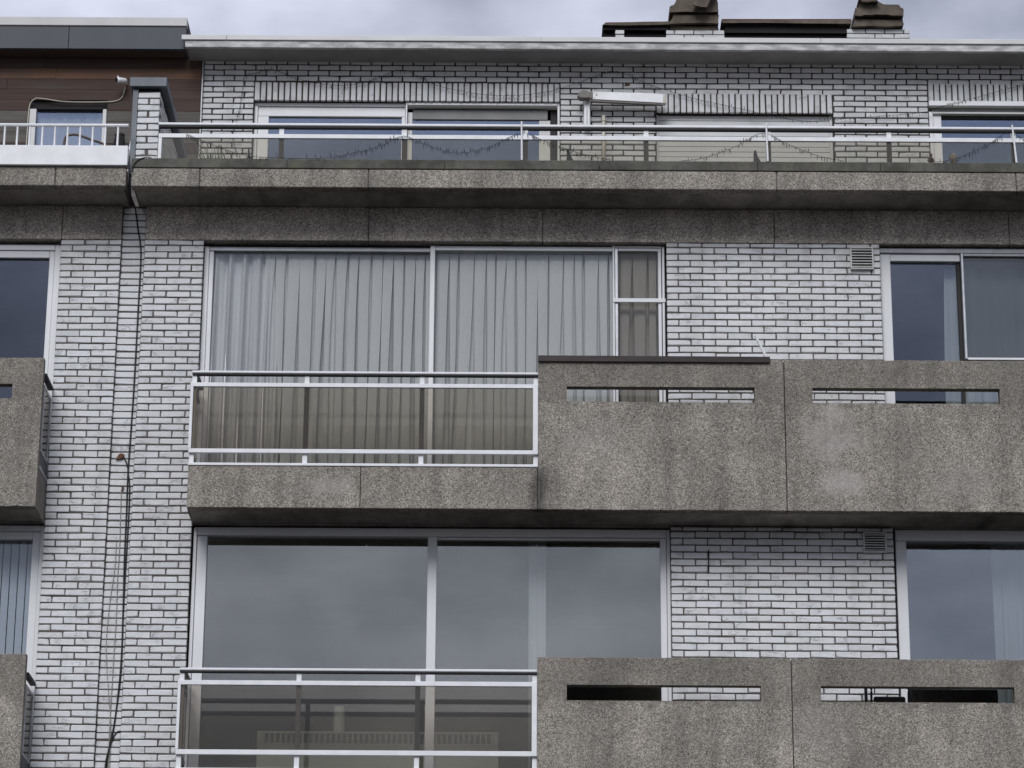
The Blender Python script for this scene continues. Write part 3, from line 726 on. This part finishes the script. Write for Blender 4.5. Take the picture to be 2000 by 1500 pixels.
def stone(name, poly, y0, y1, m='tile', dx=0, dz=0, jit=.009):
    rg = random.Random(len(poly) * 31 + int(poly[0][0] * 100))
    pts = []
    for (a, b) in zip(poly, poly[1:] + poly[:1]):
        for t in (0, .33, .66): pts.append((a[0] + (b[0] - a[0]) * t + rg.uniform(-jit, jit), a[1] + (b[1] - a[1]) * t + rg.uniform(-jit, jit)))
    return MB().prism(pts, y0, y1, 0, dx, dz).build(name, m, ch)
stone('cover_slab', [(4.806, 16.897), (5.60, 16.908), (5.60, 16.948), (4.83, 16.930)], 6.46, 7.6)
stone('tile_edge', [(4.82, 16.9315), (5.60, 16.950), (5.60, 16.958), (4.85, 16.941)], 6.47, 7.6, 'tile_red', 0, 0, .002)
stone('cover_slab', [(6.215, 16.935), (7.735, 16.938), (7.735, 16.982), (6.205, 16.978)], 6.46, 7.6)
stone('tile_edge', [(6.205, 16.981), (7.737, 16.985), (7.737, 17.000), (6.21, 16.993)], 6.465, 7.6, 'tile_red', 0, 0, .002)
MB().box(4.81, 5.58, 6.50, 7.5, 16.86, 16.897).build('slab_bed', 'tar', ch); MB().box(6.24, 7.7, 6.52, 7.5, 16.84, 16.934).build('slab_bed', 'tar', ch)
stone('crown_stone', [(5.588, 16.918), (6.168, 16.925), (6.168, 17.030), (5.63, 17.034)], 6.44, 7.0)
stone('mortar_bed', [(5.60, 16.864), (6.17, 16.868), (6.17, 16.917), (5.60, 16.910)], 6.50, 6.95)
stone('crown_stone', [(5.592, 17.046), (6.166, 17.052), (6.160, 17.212), (5.93, 17.208), (5.79, 17.207), (5.72, 17.240), (5.68, 17.232), (5.652, 17.160), (5.596, 17.118)], 6.40, 7.0)
stone('leaning_tile', [(5.845, 17.075), (6.01, 17.052), (6.16, 17.33), (5.96, 17.36)], 6.28, 6.36, 'tile', .02, .03)
stone('crown_stone', [(7.742, 16.898), (8.343, 16.900), (8.348, 16.985), (7.768, 16.988)], 6.44, 7.0)
stone('crown_stone', [(7.765, 17.000), (7.95, 17.012), (8.15, 17.022), (8.352, 17.004), (8.346, 17.108), (8.318, 17.112), (8.295, 17.158), (7.835, 17.152), (7.82, 17.108), (7.785, 17.100)], 6.38, 7.0)
stone('broken_tile', [(7.858, 17.150), (8.038, 17.150), (8.035, 17.176), (7.92, 17.198), (7.87, 17.240), (7.83, 17.235), (7.812, 17.178)], 6.30, 6.62)
stone('broken_tile', [(8.02, 17.172), (8.245, 17.158), (8.06, 17.262), (8.01, 17.285)], 6.5, 6.8)

# ------------------------------------------------------------------ railings
def rail_low(name, label, dz, glass, z, posts, xl):
    """railing on a balcony base: handrail, two white rails, base rail, posts, tinted panes"""
    r = thing(name, (2.5, -.45, z[8]), label, 'railing', 'glazed balcony railings')
    y = -.46
    x0, x1 = xl, 4.0025
    MB().cbox(x0 - .004, x1, y - .03, y + .03, z[1], z[0], .006).build('handrail', 'alu', r)
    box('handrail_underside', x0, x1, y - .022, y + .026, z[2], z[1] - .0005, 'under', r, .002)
    box('rail', x0 - .012, x1, y - .03, y - .006, z[4], z[3], 'alu', r)
    box('rail', x0 - .006, x1, y - .03, y - .006, z[6], z[5], 'alu', r)
    box('base_rail', x0 - .006, x1, y - .034, y + .03, z[8], z[7], 'alu', r)
    box('end_rail', x1 - .045, x1 - .0005, y - .0315, y - .004, z[6] + .001, z[3] - .001, 'alu', r)
    box('end_rail', x0 - .010, x0 + .016, y - .0315, y - .004, z[5] + .0005, z[4] - .0005, 'alu', r)
    xs = [x0 + .02] + posts + [x1 - .02]
    for p in xs: box('post', p - .021, p + .021, y - .004, y + .03, z[7] + .0005, z[2] - .0005, ('alu_grey' if dz < 0 and p < 2.5 else 'taupe') if p in posts else 'alu', r)  # posts' dark look behind glass is put in as colour; lit one paler
    for p in posts:
        box('post_cap', p - .022, p + .022, y - .006, y + .004, z[3] + .0005, z[2] - .001, 'alu', r); box('post_foot', p - .022, p + .022, y - .006, y + .004, z[7] + .0005, z[6] - .001, 'alu', r)
    e = [x0 + .016] + posts + [x1 - .045]
    for a, b in zip(e, e[1:]): MB().box(a, b, y - .022, y - .014, z[5], z[4]).build('glass_panel', glass, r)
    # return along the side, back to the wall
    box('side_handrail', x0, x0 + .05, y + .031, .0, z[1], z[0], 'taupe', r); box('side_rail', x0, x0 + .022, y + .031, 0, z[4], z[3], 'taupe', r); box('side_rail', x0, x0 + .022, y + .031, 0, z[6], z[5], 'alu_grey', r)
    MB().box(x0 + .006, x0 + .014, y + .03, -.01, z[5], z[4]).build('side_glass', glass, r)
    return r
rail_low('balcony_railing', 'white railing with bronze glass in front of the pleated curtains', 0, 'bronze',
         (10.153, 10.130, 10.116, 10.041, 10.003, 9.430, 9.392, 9.300, 9.2755), [1.960, 2.978], .946)
rail_low('balcony_railing', 'white railing with dark bronze glass on the lower balcony with radiator behind', -2.7, 'bronze2',
         (7.466, 7.442, 7.428, 7.357, 7.316, 6.757, 6.714, 6.600, 6.5645), [1.968, 2.984], .948)
r = thing('terrace_railing', (4.8, -.44, 12.19), 'long low terrace railing with glass band, standing on the mossy concrete kerb', 'railing')
y = -.44
MB().cbox(.535, XR, y - .03, y + .03, 12.524, 12.550, .006).build('handrail', 'alu', r)
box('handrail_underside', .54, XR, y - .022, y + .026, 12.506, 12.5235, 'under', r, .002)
box('rail', .543, XR, y - .03, y - .006, 12.398, 12.440, 'alu', r)
box('end_rail', .543, .575, y - .0312, y - .004, 12.1905, 12.397, 'alu', r)
px = [1.659, 2.778, 3.880, 4.977, 6.090, 7.187, 8.318, 9.4]
for p in px:
    box('post', p - .022, p + .022, y - .005, y + .025, 12.1905, 12.5055, 'taupe', r); box('post_cap', p - .023, p + .023, y - .0068, y + .003, 12.4405, 12.5052, 'alu', r)
e = [.575] + px
for a, b in zip(e, e[1:]): MB().box(a, b, y - .020, y - .013, 12.1905, 12.3985).build('glass_panel', 'bronze3', r)
r = thing('neighbour_railing', (-1.4, -.45, 12.3), 'thin barred white railing on the white panel of the adjoining terrace', 'railing')
MB().tube([(XL, -.45, 12.518), (.262, -.45, 12.522)], .017, 8).build('handrail', 'alu', r)
b = -.8615
n = 0
while b > XL + .1: b -= .1145
while b < .22:
    MB().tube([(b, -.45, 12.296), (b, -.45, 12.505)], .0095, 6).build('bar', 'alu', r); b += .1145
for dz, where in ((0, 'upper'), (-2.711, 'lower')):
    s = thing('balcony_side_screen', (-.375, -.2, 9.28 + dz), 'narrow glazed screen closing the side of the adjoining %s balcony' % where, 'screen', 'glazed screens on the balcony sides')
    xa, xb = -.382, -.366
    y0, y1 = -.392, -.004
    za, zb = 9.428 + dz, 10.046 + dz
    box('screen_rail', xa, xb, y0, y1, zb - .032, zb, 'alu_grey', s); box('screen_rail', xa, xb, y0, y1, za, za + .03, 'alu_grey', s)
    box('screen_post', xa - .001, xb + .001, y0, y0 + .03, za + .031, zb - .033, 'alu_grey', s, .002); box('screen_post', xa - .001, xb + .001, y1 - .03, y1, za + .031, zb - .033, 'alu_grey', s, .002)
    MB().box(xa + .005, xa + .011, y0 + .02, y1 - .02, za + .02, zb - .02).build('screen_glass', 'bronze2', s)
    box('side_handrail', xa - .02, xb + .012, y0, y1, 10.118 + dz, 10.150 + dz, 'under', s)
    box('screen_foot', xa, xb, y0, y1, 9.266 + dz, 9.298 + dz, 'alu_grey', s); box('screen_apron', xa + .003, xb - .003, y0, y1, 9.2985 + dz, 9.4275 + dz, 'slate', s, .001)

# ------------------------------------------------------------------ curtains, blinds, radiator
def pleats(x0, x1, y, z0, z1, pitch, wtop, wbot, depth, seed, lean=.0):
    rg = random.Random(seed); cols = []; x = x0; rows = 9
    b = MB(); prof = []
    while x < x1:
        p = pitch * rg.uniform(.75, 1.28); prof.append((x, p, rg.uniform(*wtop), rg.uniform(*wbot), rg.uniform(-.012, .012), rg.uniform(.6, 1.1))); x += p
    for r_ in range(rows):
        t = r_ / (rows - 1); z = z1 + (z0 - z1) * t; row = []
        for (xx, p, wt, wb, sh, dd) in prof:
            w_ = (wt + (wb - wt) * (t ** .6)) * (1 + .25 * math.sin(4 * t + xx * 9)); s_ = sh * 1.6 * t + .006 * math.sin(5 * t + xx * 23); d = depth * dd * (.45 + .55 * t)
            row += [(xx + s_, y + .004, z), (xx + s_ + (p - w_) * .33, y - .004 * dd, z), (xx + s_ + (p - w_) * .7, y - .003, z), (xx + s_ + p - w_, y + .002, z), (xx + s_ + p - w_ * .85, y + d, z), (xx + s_ + p - w_ * .2, y + d * 1.05, z)]
        cols.append(row)
    n = len(cols[0]); vs = [p for r_ in cols for p in r_]
    fs = [(i * n + k, i * n + k + 1, (i + 1) * n + k + 1, (i + 1) * n + k) for i in range(rows - 1) for k in range(n - 1)]
    return b.add(vs, fs)
def waves(x0, x1, y, z0, z1, wl_, amp, seed, rows=8, sag=.0):
    rg = random.Random(seed); n = int((x1 - x0) / .008); ph = [rg.uniform(0, 6.28) for _ in range(5)]
    vs = []
    for r_ in range(rows):
        t = r_ / (rows - 1); z = z1 + (z0 - z1) * t
        for k in range(n + 1):
            u = k / n; x = x0 + (x1 - x0) * u + sag * math.sin(t * 2.2) * (u - .3)
            a = amp * (.6 + .7 * t)
            yy = y + a * (math.sin(6.283 * (x - x0) / wl_ + ph[0] + .8 * math.sin(3 * t + ph[1])) + .55 * math.sin(6.283 * (x - x0) / (wl_ * .57) + ph[2] + t))
            vs.append((x, yy, z))
    n += 1
    fs = [(i * n + k, i * n + k + 1, (i + 1) * n + k + 1, (i + 1) * n + k) for i in range(rows - 1) for k in range(n - 1)]
    return MB().add(vs, fs)
tag(pleats(1.50, 5.12, .168, 9.32, 11.56, .112, (.003, .012), (.022, .066), .14, 4).build('curtain', 'curtain'), 'long pale pleated curtain filling the wide window', 'curtain', 'curtains')
tag(waves(1.00, 1.56, .185, 9.32, 11.56, .12, .050, 8, 14, .12).build('curtain', 'drape', None, None, None, True), 'loose lavender white drape at the end of the pleated curtain', 'curtain', 'curtains')
tag(waves(3.930, 4.082, .215, 6.60, 8.86, .05, .006, 9).build('curtain', 'sheer', None, None, None, True), 'narrow pulled-back curtain in the cloud-mirroring window', 'curtain', 'curtains')
tag(waves(8.05, 9.45, .25, 6.62, 8.86, .12, .02, 12).build('curtain', 'sheer', None, None, None, True), 'sheer curtain behind the bright coated window', 'curtain', 'curtains')
tag(waves(7.74, 8.02, .24, 9.32, 11.44, .16, .012, 14, 8, .12).build('curtain', 'sheer', None, None, None, True), 'greenish curtain edge beside the screened sash', 'curtain', 'curtains')
tag(waves(8.0, 9.45, .27, 9.32, 11.44, .21, .02, 15).build('curtain', 'sheer', None, None, None, True), 'curtain behind the grey screened sash', 'curtain', 'curtains')
tag(waves(-1.21, -.53, TY + .09, 12.15, 14.25, .12, .012, 16).build('curtain', 'drape', None, None, None, True), 'pale curtain in the window of the timber clad terrace', 'curtain', 'curtains')
bl = thing('vertical_blind', (-1.0, .2, 6.6), 'blue grey vertical blind in the adjoining block window', 'blind')
x = -.52
while x > -1.7:
    MB().add([(x, .165, 6.62), (x + .058, .190, 6.62), (x + .058, .190, 8.86), (x, .165, 8.86)], [(0, 1, 2, 3)]).build('blind_slat', 'blind', bl); x -= .072
ra = thing('radiator', (2.6, .33, 6.6), 'cream radiator with a row of grille openings behind the lower window', 'radiator')
RX0, RX1, RZ = 1.568, 3.672, 7.066
box('body', RX0, RX1, .19, .265, 6.60, RZ - .105, 'cream', ra, .006); box('top_rail', RX0, RX1, .19, .265, RZ - .022, RZ, 'cream', ra, .004)
n = 41
for i in range(n + 1):
    x = RX0 + .06 + (RX1 - RX0 - .12) * i / n
    box('grille_bar', x - .008, x + .008, .191, .205, RZ - .1045, RZ - .0225, 'cream', ra, .002)
box('grille_end', RX0, RX0 + .05, .19, .265, RZ - .1045, RZ - .0225, 'cream', ra, .003); box('grille_end', RX1 - .05, RX1, .19, .265, RZ - .1045, RZ - .0225, 'cream', ra, .003)
box('grille_back', RX0 + .051, RX1 - .051, .235, .264, RZ - .1045, RZ - .0225, 'taupe', ra, .002)
vs_ = thing('vase', (2.27, .42, 7.10), 'pale column shaped vase standing behind the radiator', 'vase')
MB().lathe((2.27, .36, 6.62), [(.05, 0), (.052, .05), (.05, .66), (.045, .70)], 16).build('body', 'cream', vs_, None, None, True)

# ------------------------------------------------------------------ fittings on the walls
for x0, x1, z0, z1, lab in ((6.850, 7.062, 11.326, 11.543, 'square beige louvred vent under the terrace beam'), (6.882, 7.090, 8.648, 8.838, 'square beige louvred vent on the lower bricks')):
    v = thing('vent_grille', ((x0 + x1) / 2, -.02, z0), lab, 'vent', 'louvred wall vents')
    t = .014
    box('back_plate', x0 + .004, x1 - .004, -.008, .002, z0 + .004, z1 - .004, 'black', v, .001)
    for a in ((x0, x1, z1 - t, z1), (x0, x1, z0, z0 + t)): box('frame', a[0], a[1], -.034, -.002, a[2], a[3], 'vent', v)
    for a in ((x0, x0 + t), (x1 - t, x1)): box('frame', a[0], a[1], -.034, -.002, z0 + t + .0005, z1 - t - .0005, 'vent', v)
    n = 7
    for i in range(n):
        zc = z0 + t + (z1 - z0 - 2 * t) * (i + .5) / n
        MB().cbox(x0 + t + .0005, x1 - t - .0005, -.031, -.016, zc - .006, zc + .004, .002).build('slat', 'vent', v)
# folding awning arm
aw = thing('awning_arm', (4.57, TY - .1, 14.08), 'white folding awning arm on a post with taupe elbow, fixed to the top storey', 'awning arm')
ya = TY - .16
MB().prism([(4.552, 14.436), (5.20, 14.420), (5.335, 14.408), (5.335, 14.312), (4.90, 14.335), (4.552, 14.352)], ya, ya + .06).build('arm_housing', 'alu', aw)
MB().prism([(4.56, 14.350), (5.30, 14.312), (5.30, 14.296), (4.56, 14.330)], ya + .008, ya + .05).build('lower_arm', 'taupe', aw)
box('end_cap', 5.318, 5.345, ya - .006, ya + .066, 14.306, 14.404, 'beige', aw, .004)
MB().prism([(4.425, 14.385), (4.455, 14.43), (4.49, 14.447), (4.53, 14.435), (4.56, 14.40), (4.55, 14.362), (4.50, 14.358), (4.45, 14.362)], ya - .02, ya + .08).build('elbow', 'taupe', aw)
box('hinge', 4.535, 4.585, ya - .012, ya + .07, 14.352, 14.432, 'taupe', aw, .006)
box('post', 4.495, 4.558, TY - .10, TY - .006, 14.080, 14.372, 'alu', aw, .006); box('post_groove', 4.520, 4.533, TY - .104, TY - .1, 14.10, 14.34, 'alu_grey', aw, .001)
box('wall_plate', 4.486, 4.567, TY - .0055, TY - .001, 14.065, 14.40, 'alu_grey', aw, .001)
for zz in (14.43, 14.37): MB().tube([(4.60, ya - .004, zz - .005), (4.60, ya, zz - .005)], .004, 6).build('screw', 'under', aw)
box('sticker', 4.612, 4.634, ya - .0025, ya - .0006, 14.388, 14.416, 'beige', aw, .0005)
vp = thing('vent_pipe', (4.70, TY - .04, 14.05), 'short beige vent pipe standing against the top storey bricks', 'pipe')
MB().tube([(4.700, TY - .035, 13.55), (4.700, TY - .035, 14.218)], .020, 10).build('pipe', 'beige', vp, None, None, True); MB().tube([(4.700, TY - .035, 14.15), (4.700, TY - .035, 14.156)], .024, 10).build('clamp', 'wire', vp)
tag(MB().prism([(4.92, 14.57), (4.98, 14.575), (4.975, 14.60), (4.93, 14.598)], TY - .006, TY - .0005).build('rusty_bracket', 'rust'), 'small rusty bracket stub on the top storey bricks', 'bracket')
tag(MB().tube([(5.515, -.008, 8.672), (5.513, -.008, 8.462)], .0055, 6).build('steel_rod', 'black'), 'thin dark steel rod fixed upright on the lower bricks', 'rod')
# security camera
sc_ = thing('security_camera', (-.31, TY - .08, 14.53), 'small white bullet camera on the timber wall with trailing cable', 'camera')
MB().tube([(-.372, TY - .16, 14.535), (-.355, TY - .15, 14.538), (-.295, TY - .10, 14.555), (-.280, TY - .09, 14.558)], [.030, .032, .028, .018], 12).build('housing', 'alu', sc_, None, None, True)
MB().tube([(-.376, TY - .164, 14.534), (-.370, TY - .159, 14.5355)], .026, 12).build('lens', 'black', sc_)
MB().tube([(-.36, TY - .15, 14.56), (-.366, TY - .14, 14.592)], .006, 6).build('antenna', 'alu', sc_); MB().tube([(-.29, TY - .095, 14.55), (-.285, TY - .006, 14.56)], .012, 8).build('bracket', 'alu', sc_)
def smooth_path(pts, n=5):
    P = [Vector(p) for p in pts]; out = []
    for i in range(len(P) - 1):
        a, b, c, d = P[max(i - 1, 0)], P[i], P[i + 1], P[min(i + 2, len(P) - 1)]
        for k in range(n):
            t = k / n; out.append(.5 * ((2 * b) + (c - a) * t + (2 * a - 5 * b + 4 * c - d) * t * t + (3 * b - a - 3 * c + d) * t ** 3))
    return out + [P[-1]]
MB().tube(smooth_path([(-.290, TY - .10, 14.54), (-.306, TY - .018, 14.50), (-.331, TY - .016, 14.403), (-.40, TY - .016, 14.36), (-.531, TY - .018, 14.349), (-.75, TY - .02, 14.345), (-.959, TY - .02, 14.352), (-1.18, TY - .02, 14.385), (-1.25, TY - .02, 14.37), (-1.29, TY - .02, 14.29), (-1.296, TY - .02, 14.0), (-1.296, TY - .02, 13.5)]), .006, 6).build('cable', 'beige', sc_)

# cables down the recess between the blocks
def cable(name, pts, rad, m, lab, y=.022):
    tag(MB().tube(smooth_path([(x, y if len(q) < 3 else q[2], z) for q in pts for x, z in [q[:2]]]), rad, 6).build(name, m), lab, 'cable', 'cables between the blocks')
cable('cable', [(.293, 12.2, -.50), (.293, 12.06, -.505), (.293, 11.90, -.485), (.293, 11.895, -.25), (.30, 11.89, -.01), (.33, 11.70), (.368, 11.457), (.369, 10.933), (.366, 10.22), (.358, 9.711), (.351, 9.375), (.356, 8.995), (.358, 8.571), (.370, 8.059), (.374, 7.60), (.348, 7.145), (.308, 6.874), (.282, 6.695), (.27, 6.2)], .007, 'black', 'long black cable running down the brick recess from the terrace slab', .024)
cable('cable', [(.308, 9.502), (.330, 9.46), (.345, 9.41), (.352, 9.36), (.374, 9.2), (.376, 8.8), (.372, 8.4), (.372, 8.05), (.378, 7.60), (.37, 7.4), (.335, 7.0), (.30, 6.75), (.285, 6.2)], .006, 'black', 'second black cable starting at the brown tag in the recess', .026)
cable('cable', [(.300, 9.21), (.304, 8.95), (.310, 8.665), (.306, 8.384), (.312, 8.059), (.308, 7.69), (.305, 7.371), (.304, 7.009), (.312, 6.2)], .0038, 'wire', 'thin grey wire hanging straight in the brick recess', .026)
cable('cable', [(.280, 8.72), (.275, 8.45), (.255, 8.25), (.240, 8.0), (.236, 7.8), (.255, 7.55), (.285, 7.3), (.315, 7.0), (.325, 6.2)], .0032, 'wire', 'thin grey wire bowing outwards in the brick recess', .026)
cable('cable', [(.40, 7.02), (.375, 7.015), (.345, 6.975), (.315, 6.89), (.308, 6.84)], .006, 'black', 'short black cable branching off low in the recess', .03)
tag(MB().prism([(.236, 9.484), (.262, 9.530), (.284, 9.540), (.312, 9.53), (.304, 9.505), (.285, 9.49), (.262, 9.486)], .012, .030).build('brown_tag', 'rust'), 'torn brown tag stuck in the brick recess', 'tag')
tag(MB().prism([(.300, 9.226), (.322, 9.228), (.316, 9.20), (.304, 9.19)], .018, .030).build('anchor_plug', 'rust'), 'small rusty anchor holding the straight grey wire', 'anchor')

# ------------------------------------------------------------------ strings of fairy lights
def string_lights(name, pts, y, lab, step=.034, ln=.030):
    s = thing(name, (pts[0][0], y, pts[0][1]), lab, 'string lights', 'strings of fairy lights')
    P = smooth_path([(x, y, z) for x, z in pts], 6)
    MB().tube(P, .0022, 5).build('wire', 'black', s)
    b = MB(); rg = random.Random(len(pts)); acc = 0
    for a, c in zip(P, P[1:]):
        L = (c - a).length; 
        while acc < L:
            p = a + (c - a) * (acc / L)
            if rg.random() < .82:
                up = rg.random() < .25
                q = p + Vector((rg.uniform(-.010, .010), rg.uniform(-.012, .006), (1 if up else -1) * ln * rg.uniform(.6, 1.25)))
                b.tube([p, p + (q - p) * .5, q], [.0018, .0034, .0018], 4)
            acc += step * rg.uniform(.5, 1.5)
        acc -= L
    b.build('bulbs', 'black', s, None, 'stuff')
string_lights('string_lights', [(.90, 13.75), (.848, 13.982), (.90, 14.25), (.935, 14.55), (.947, 14.65), (1.063, 14.684), (1.233, 14.726), (1.548, 14.61), (1.924, 14.548), (2.245, 14.597), (2.601, 14.729), (2.941, 14.561), (3.371, 14.464), (3.745, 14.443), (4.173, 14.504), (4.548, 14.641), (4.832, 14.731), (5.19, 14.575), (5.616, 14.431), (6.095, 14.317), (6.52, 14.215), (6.839, 14.171), (7.159, 14.196), (7.587, 14.234), (8.015, 14.277), (8.231, 14.348), (8.664, 14.474), (9.098, 14.605)], TY - .03, 'dark string of fairy lights swagged across the top storey bricks')
GR = [[(.80, 12.43), (1.064, 12.315), (1.345, 12.222), (1.718, 12.198), (2.05, 12.20), (2.319, 12.252), (2.55, 12.319), (2.766, 12.421), (2.967, 12.342), (3.247, 12.258), (3.525, 12.31), (3.84, 12.459), (4.036, 12.389), (4.222, 12.314), (4.454, 12.24), (4.662, 12.198)],
      [(5.30, 12.196), (5.42, 12.206), (5.567, 12.247), (5.801, 12.345), (6.036, 12.472), (6.266, 12.363), (6.542, 12.248), (6.772, 12.199)], [(7.56, 12.199), (7.67, 12.205), (7.841, 12.257), (8.078, 12.374), (8.269, 12.486), (8.45, 12.40), (8.7, 12.26)]]
for g, lab in zip(GR, ('fairy lights draped along the terrace railing before the wide terrace door', 'fairy lights draped on the railing before the roller shutter', 'fairy lights draped on the railing near the two figurines')):
    string_lights('string_lights', g, -.478, lab, .022, .036)

# ------------------------------------------------------------------ small things on the terrace
for (xa, za, xb, zb), lab in zip(((3.847, 12.1905, 3.843, 12.572), (6.076, 12.1905, 6.070, 12.570), (8.330, 12.1905, 8.308, 12.564)), ('slim white stake by the railing in front of the terrace door edge', 'slim white stake by the railing in front of the roller shutter', 'leaning white stake nearest the two figurines')):
    tag(MB().tube([(xa, -.482, za), (xb, -.482, zb)], [.010, .008], 8).build('garden_stake', 'alu'), lab, 'stake', 'white stakes at the railing')
for x, z0, lab in ((4.292, 12.19, 'dark wedge shaped spotlight on the kerb under the awning arm'), (5.998, 12.19, 'dark wedge shaped spotlight on the kerb before the shutter'), (1.368, 12.19, 'dark upright spotlight on the kerb near the dividing wall')):
    s = thing('garden_spotlight', (x, -.34, z0), lab, 'spotlight', 'dark spotlights on the kerb')
    wdt = .045 if x > 2 else .024
    MB().prism([(x - wdt, z0 + .002), (x + wdt * 1.15, z0 + .002), (x + wdt * .6, z0 + .05), (x - wdt * .05, z0 + .105), (x - wdt * .35, z0 + .162), (x - wdt * .75, z0 + .160), (x - wdt * .8, z0 + .08)], -.36, -.30).build('housing', 'slate', s)
    box('foot', x - .03, x + .03, -.365, -.295, z0 + .0005, z0 + .0018, 'under', s, .0005)
f = thing('figurine', (7.578, -.34, 12.19), 'small rust brown figurine on the kerb with arms spread', 'figurine', 'figurines on the kerb')
MB().tube([(7.560, -.34, 12.191), (7.566, -.34, 12.245)], .007, 6).build('leg', 'wire', f); MB().tube([(7.594, -.34, 12.191), (7.588, -.34, 12.245)], .007, 6).build('leg', 'wire', f)
MB().lathe((7.577, -.34, 12.243), [(.018, 0), (.030, .022), (.026, .045), (.010, .062)], 10).build('torso', 'terracotta', f, None, None, True)
MB().lathe((7.577, -.34, 12.303), [(.006, 0), (.015, .012), (.015, .028), (.006, .040)], 10).build('head', 'terracotta', f, None, None, True)
MB().tube([(7.545, -.34, 12.268), (7.577, -.34, 12.285), (7.610, -.34, 12.270)], .007, 6).build('arms', 'terracotta', f)
f = thing('figurine', (7.78, -.34, 12.19), 'small cream bust figurine on the kerb', 'figurine', 'figurines on the kerb')
MB().lathe((7.78, -.34, 12.191), [(.030, 0), (.026, .018), (.012, .030), (.012, .045)], 12).build('base', 'stone', f, None, None, True)
MB().lathe((7.782, -.34, 12.238), [(.012, 0), (.026, .020), (.030, .055), (.026, .085), (.012, .102)], 14).build('head', 'stone', f, None, None, True)
MB().lathe((7.786, -.362, 12.262), [(.004, 0), (.008, .012), (.003, .024)], 8).build('nose', 'stone', f, None, None, True)
MB().lathe((7.770, -.322, 12.275), [(.018, 0), (.026, .03), (.018, .062)], 10).build('hair', 'terracotta', f, None, None, True)
# dry plant behind the glass near the dividing wall
pl = thing('dry_plant', (.95, -.05, 12.1), 'dry grassy plant behind the terrace glass beside the dividing wall', 'plant')
b = MB(); rg = random.Random(21)
for i in range(40):
    x = rg.gauss(.98, .14); yy = rg.uniform(-.18, .10); h = rg.uniform(.18, .46); dx = rg.uniform(-.14, .14); w_ = rg.uniform(.004, .008)
    b.add([(x - w_, yy, 12.13), (x + w_, yy, 12.13), (x + dx * .5 + w_, yy, 12.13 + h * .6), (x + dx * .5 - w_, yy, 12.13 + h * .6), (x + dx, yy + .01, 12.13 + h)], [(0, 1, 2, 3), (3, 2, 4)])
b.build('leaves', 'leaf', pl, None, 'stuff'); box('trough', .72, 1.28, -.20, .12, 12.08, 12.16, 'taupe', pl, .01)
# adjoining terrace
c = thing('garden_chair', (-.37, 1.0, 12.08), 'wooden garden chair with curved arm behind the thin barred railing', 'chair')
for yy in (.95, 1.45): MB().tube(smooth_path([(-.56, yy, 12.72), (-.548, yy, 12.957), (-.527, yy, 13.026), (-.464, yy, 13.043), (-.399, yy, 13.033), (-.288, yy, 12.99), (-.188, yy, 12.955), (-.10, yy, 12.90)], 4), .013, 8).build('arm', 'chairwood', c, None, None, True)
for xx in (-.55, -.14):
    for yy in (.95, 1.45): box('leg', xx - .018, xx + .018, yy - .018, yy + .018, 12.078, 12.70, 'chairwood', c, .004)
box('seat', -.58, -.10, .93, 1.47, 12.70, 12.73, 'chairwood', c, .006); MB().add([(-.12, .95, 12.73), (-.08, .95, 12.73), (.0, .95, 12.93), (-.04, .95, 12.93), (-.12, 1.45, 12.73), (-.08, 1.45, 12.73), (.0, 1.45, 12.93), (-.04, 1.45, 12.93)], [(0, 1, 2, 3), (4, 7, 6, 5), (0, 3, 7, 4), (1, 5, 6, 2), (0, 4, 5, 1), (3, 2, 6, 7)]).build('backrest', 'chairwood', c)
p = thing('dark_planter', (-.07, 1.25, 12.08), 'dark tapered planter upturned beside the dividing wall', 'planter')
MB().lathe((-.07, 1.30, 12.08), [(.16, 0), (.155, .3), (.135, .6), (.085, .87), (.05, 1.08), (.045, 1.10)], 18).build('body', 'tar', p, None, None, True); MB().lathe((-.07, 1.30, 13.181), [(.050, 0), (.050, .018), (.044, .022)], 18).build('rim', 'under', p)
po = thing('white_poles', (.19, .4, 12.08), 'two thin white poles leaning on the dividing wall', 'poles')
for xa, xb, zz in ((.10, .225, 12.93), (.14, .236, 12.87)): MB().tube([(xa, .25, 12.08), (xb, .30, zz)], .010, 6).build('pole', 'alu', po)

# ------------------------------------------------------------------ things on the balconies
tag(MB().cbox(4.001, 6.052, -.512, -.4905, 10.250, 10.306, .003).cbox(4.003, 6.050, -.490, -.385, 10.2895, 10.3055, .003).build('cap_board', 'capwood'), 'dark wooden board capping the slotted parapet', 'board')
tag(MB().tube([(5.950, -.24, 10.600), (6.10, -.24, 10.27), (6.35, -.24, 9.70), (6.50, -.24, 9.30)], .0125, 8).build('white_pole', 'alu'), 'white pole leaning behind the slotted parapet beside the dark board', 'pole')
ca = thing('folding_chair', (7.02, -.2, 6.57), 'black metal chair seen through the slot of the lower parapet', 'chair')
for xx in (6.842, 7.225): MB().tube([(xx, -.30, 6.57), (xx, -.22, 7.0), (xx, -.16, 7.50)], .014, 8).build('frame', 'black', ca)
for xx in (6.875, 7.195): MB().tube(smooth_path([(xx, -.28, 7.0), (xx, -.28, 7.25), (xx + .004, -.27, 7.36), (xx + .006, -.24, 7.372)], 4), .010, 8).build('arm', 'black', ca)
box('backrest', 6.905, 7.180, -.20, -.17, 7.02, 7.318, 'black', ca, .02); box('seat', 6.85, 7.22, -.33, -.05, 7.0, 7.03, 'black', ca, .008)
# loose end of cable lying over the kerb beside the gap
tag(MB().tube(smooth_path([(.322, -.494, 12.05), (.330, -.494, 12.105), (.360, -.492, 12.155), (.405, -.491, 12.183), (.455, -.486, 12.196), (.50, -.45, 12.195)], 5), .0045, 6).build('cable', 'black'), 'short dark cable looped over the end of the mossy kerb', 'cable', 'cables between the blocks')
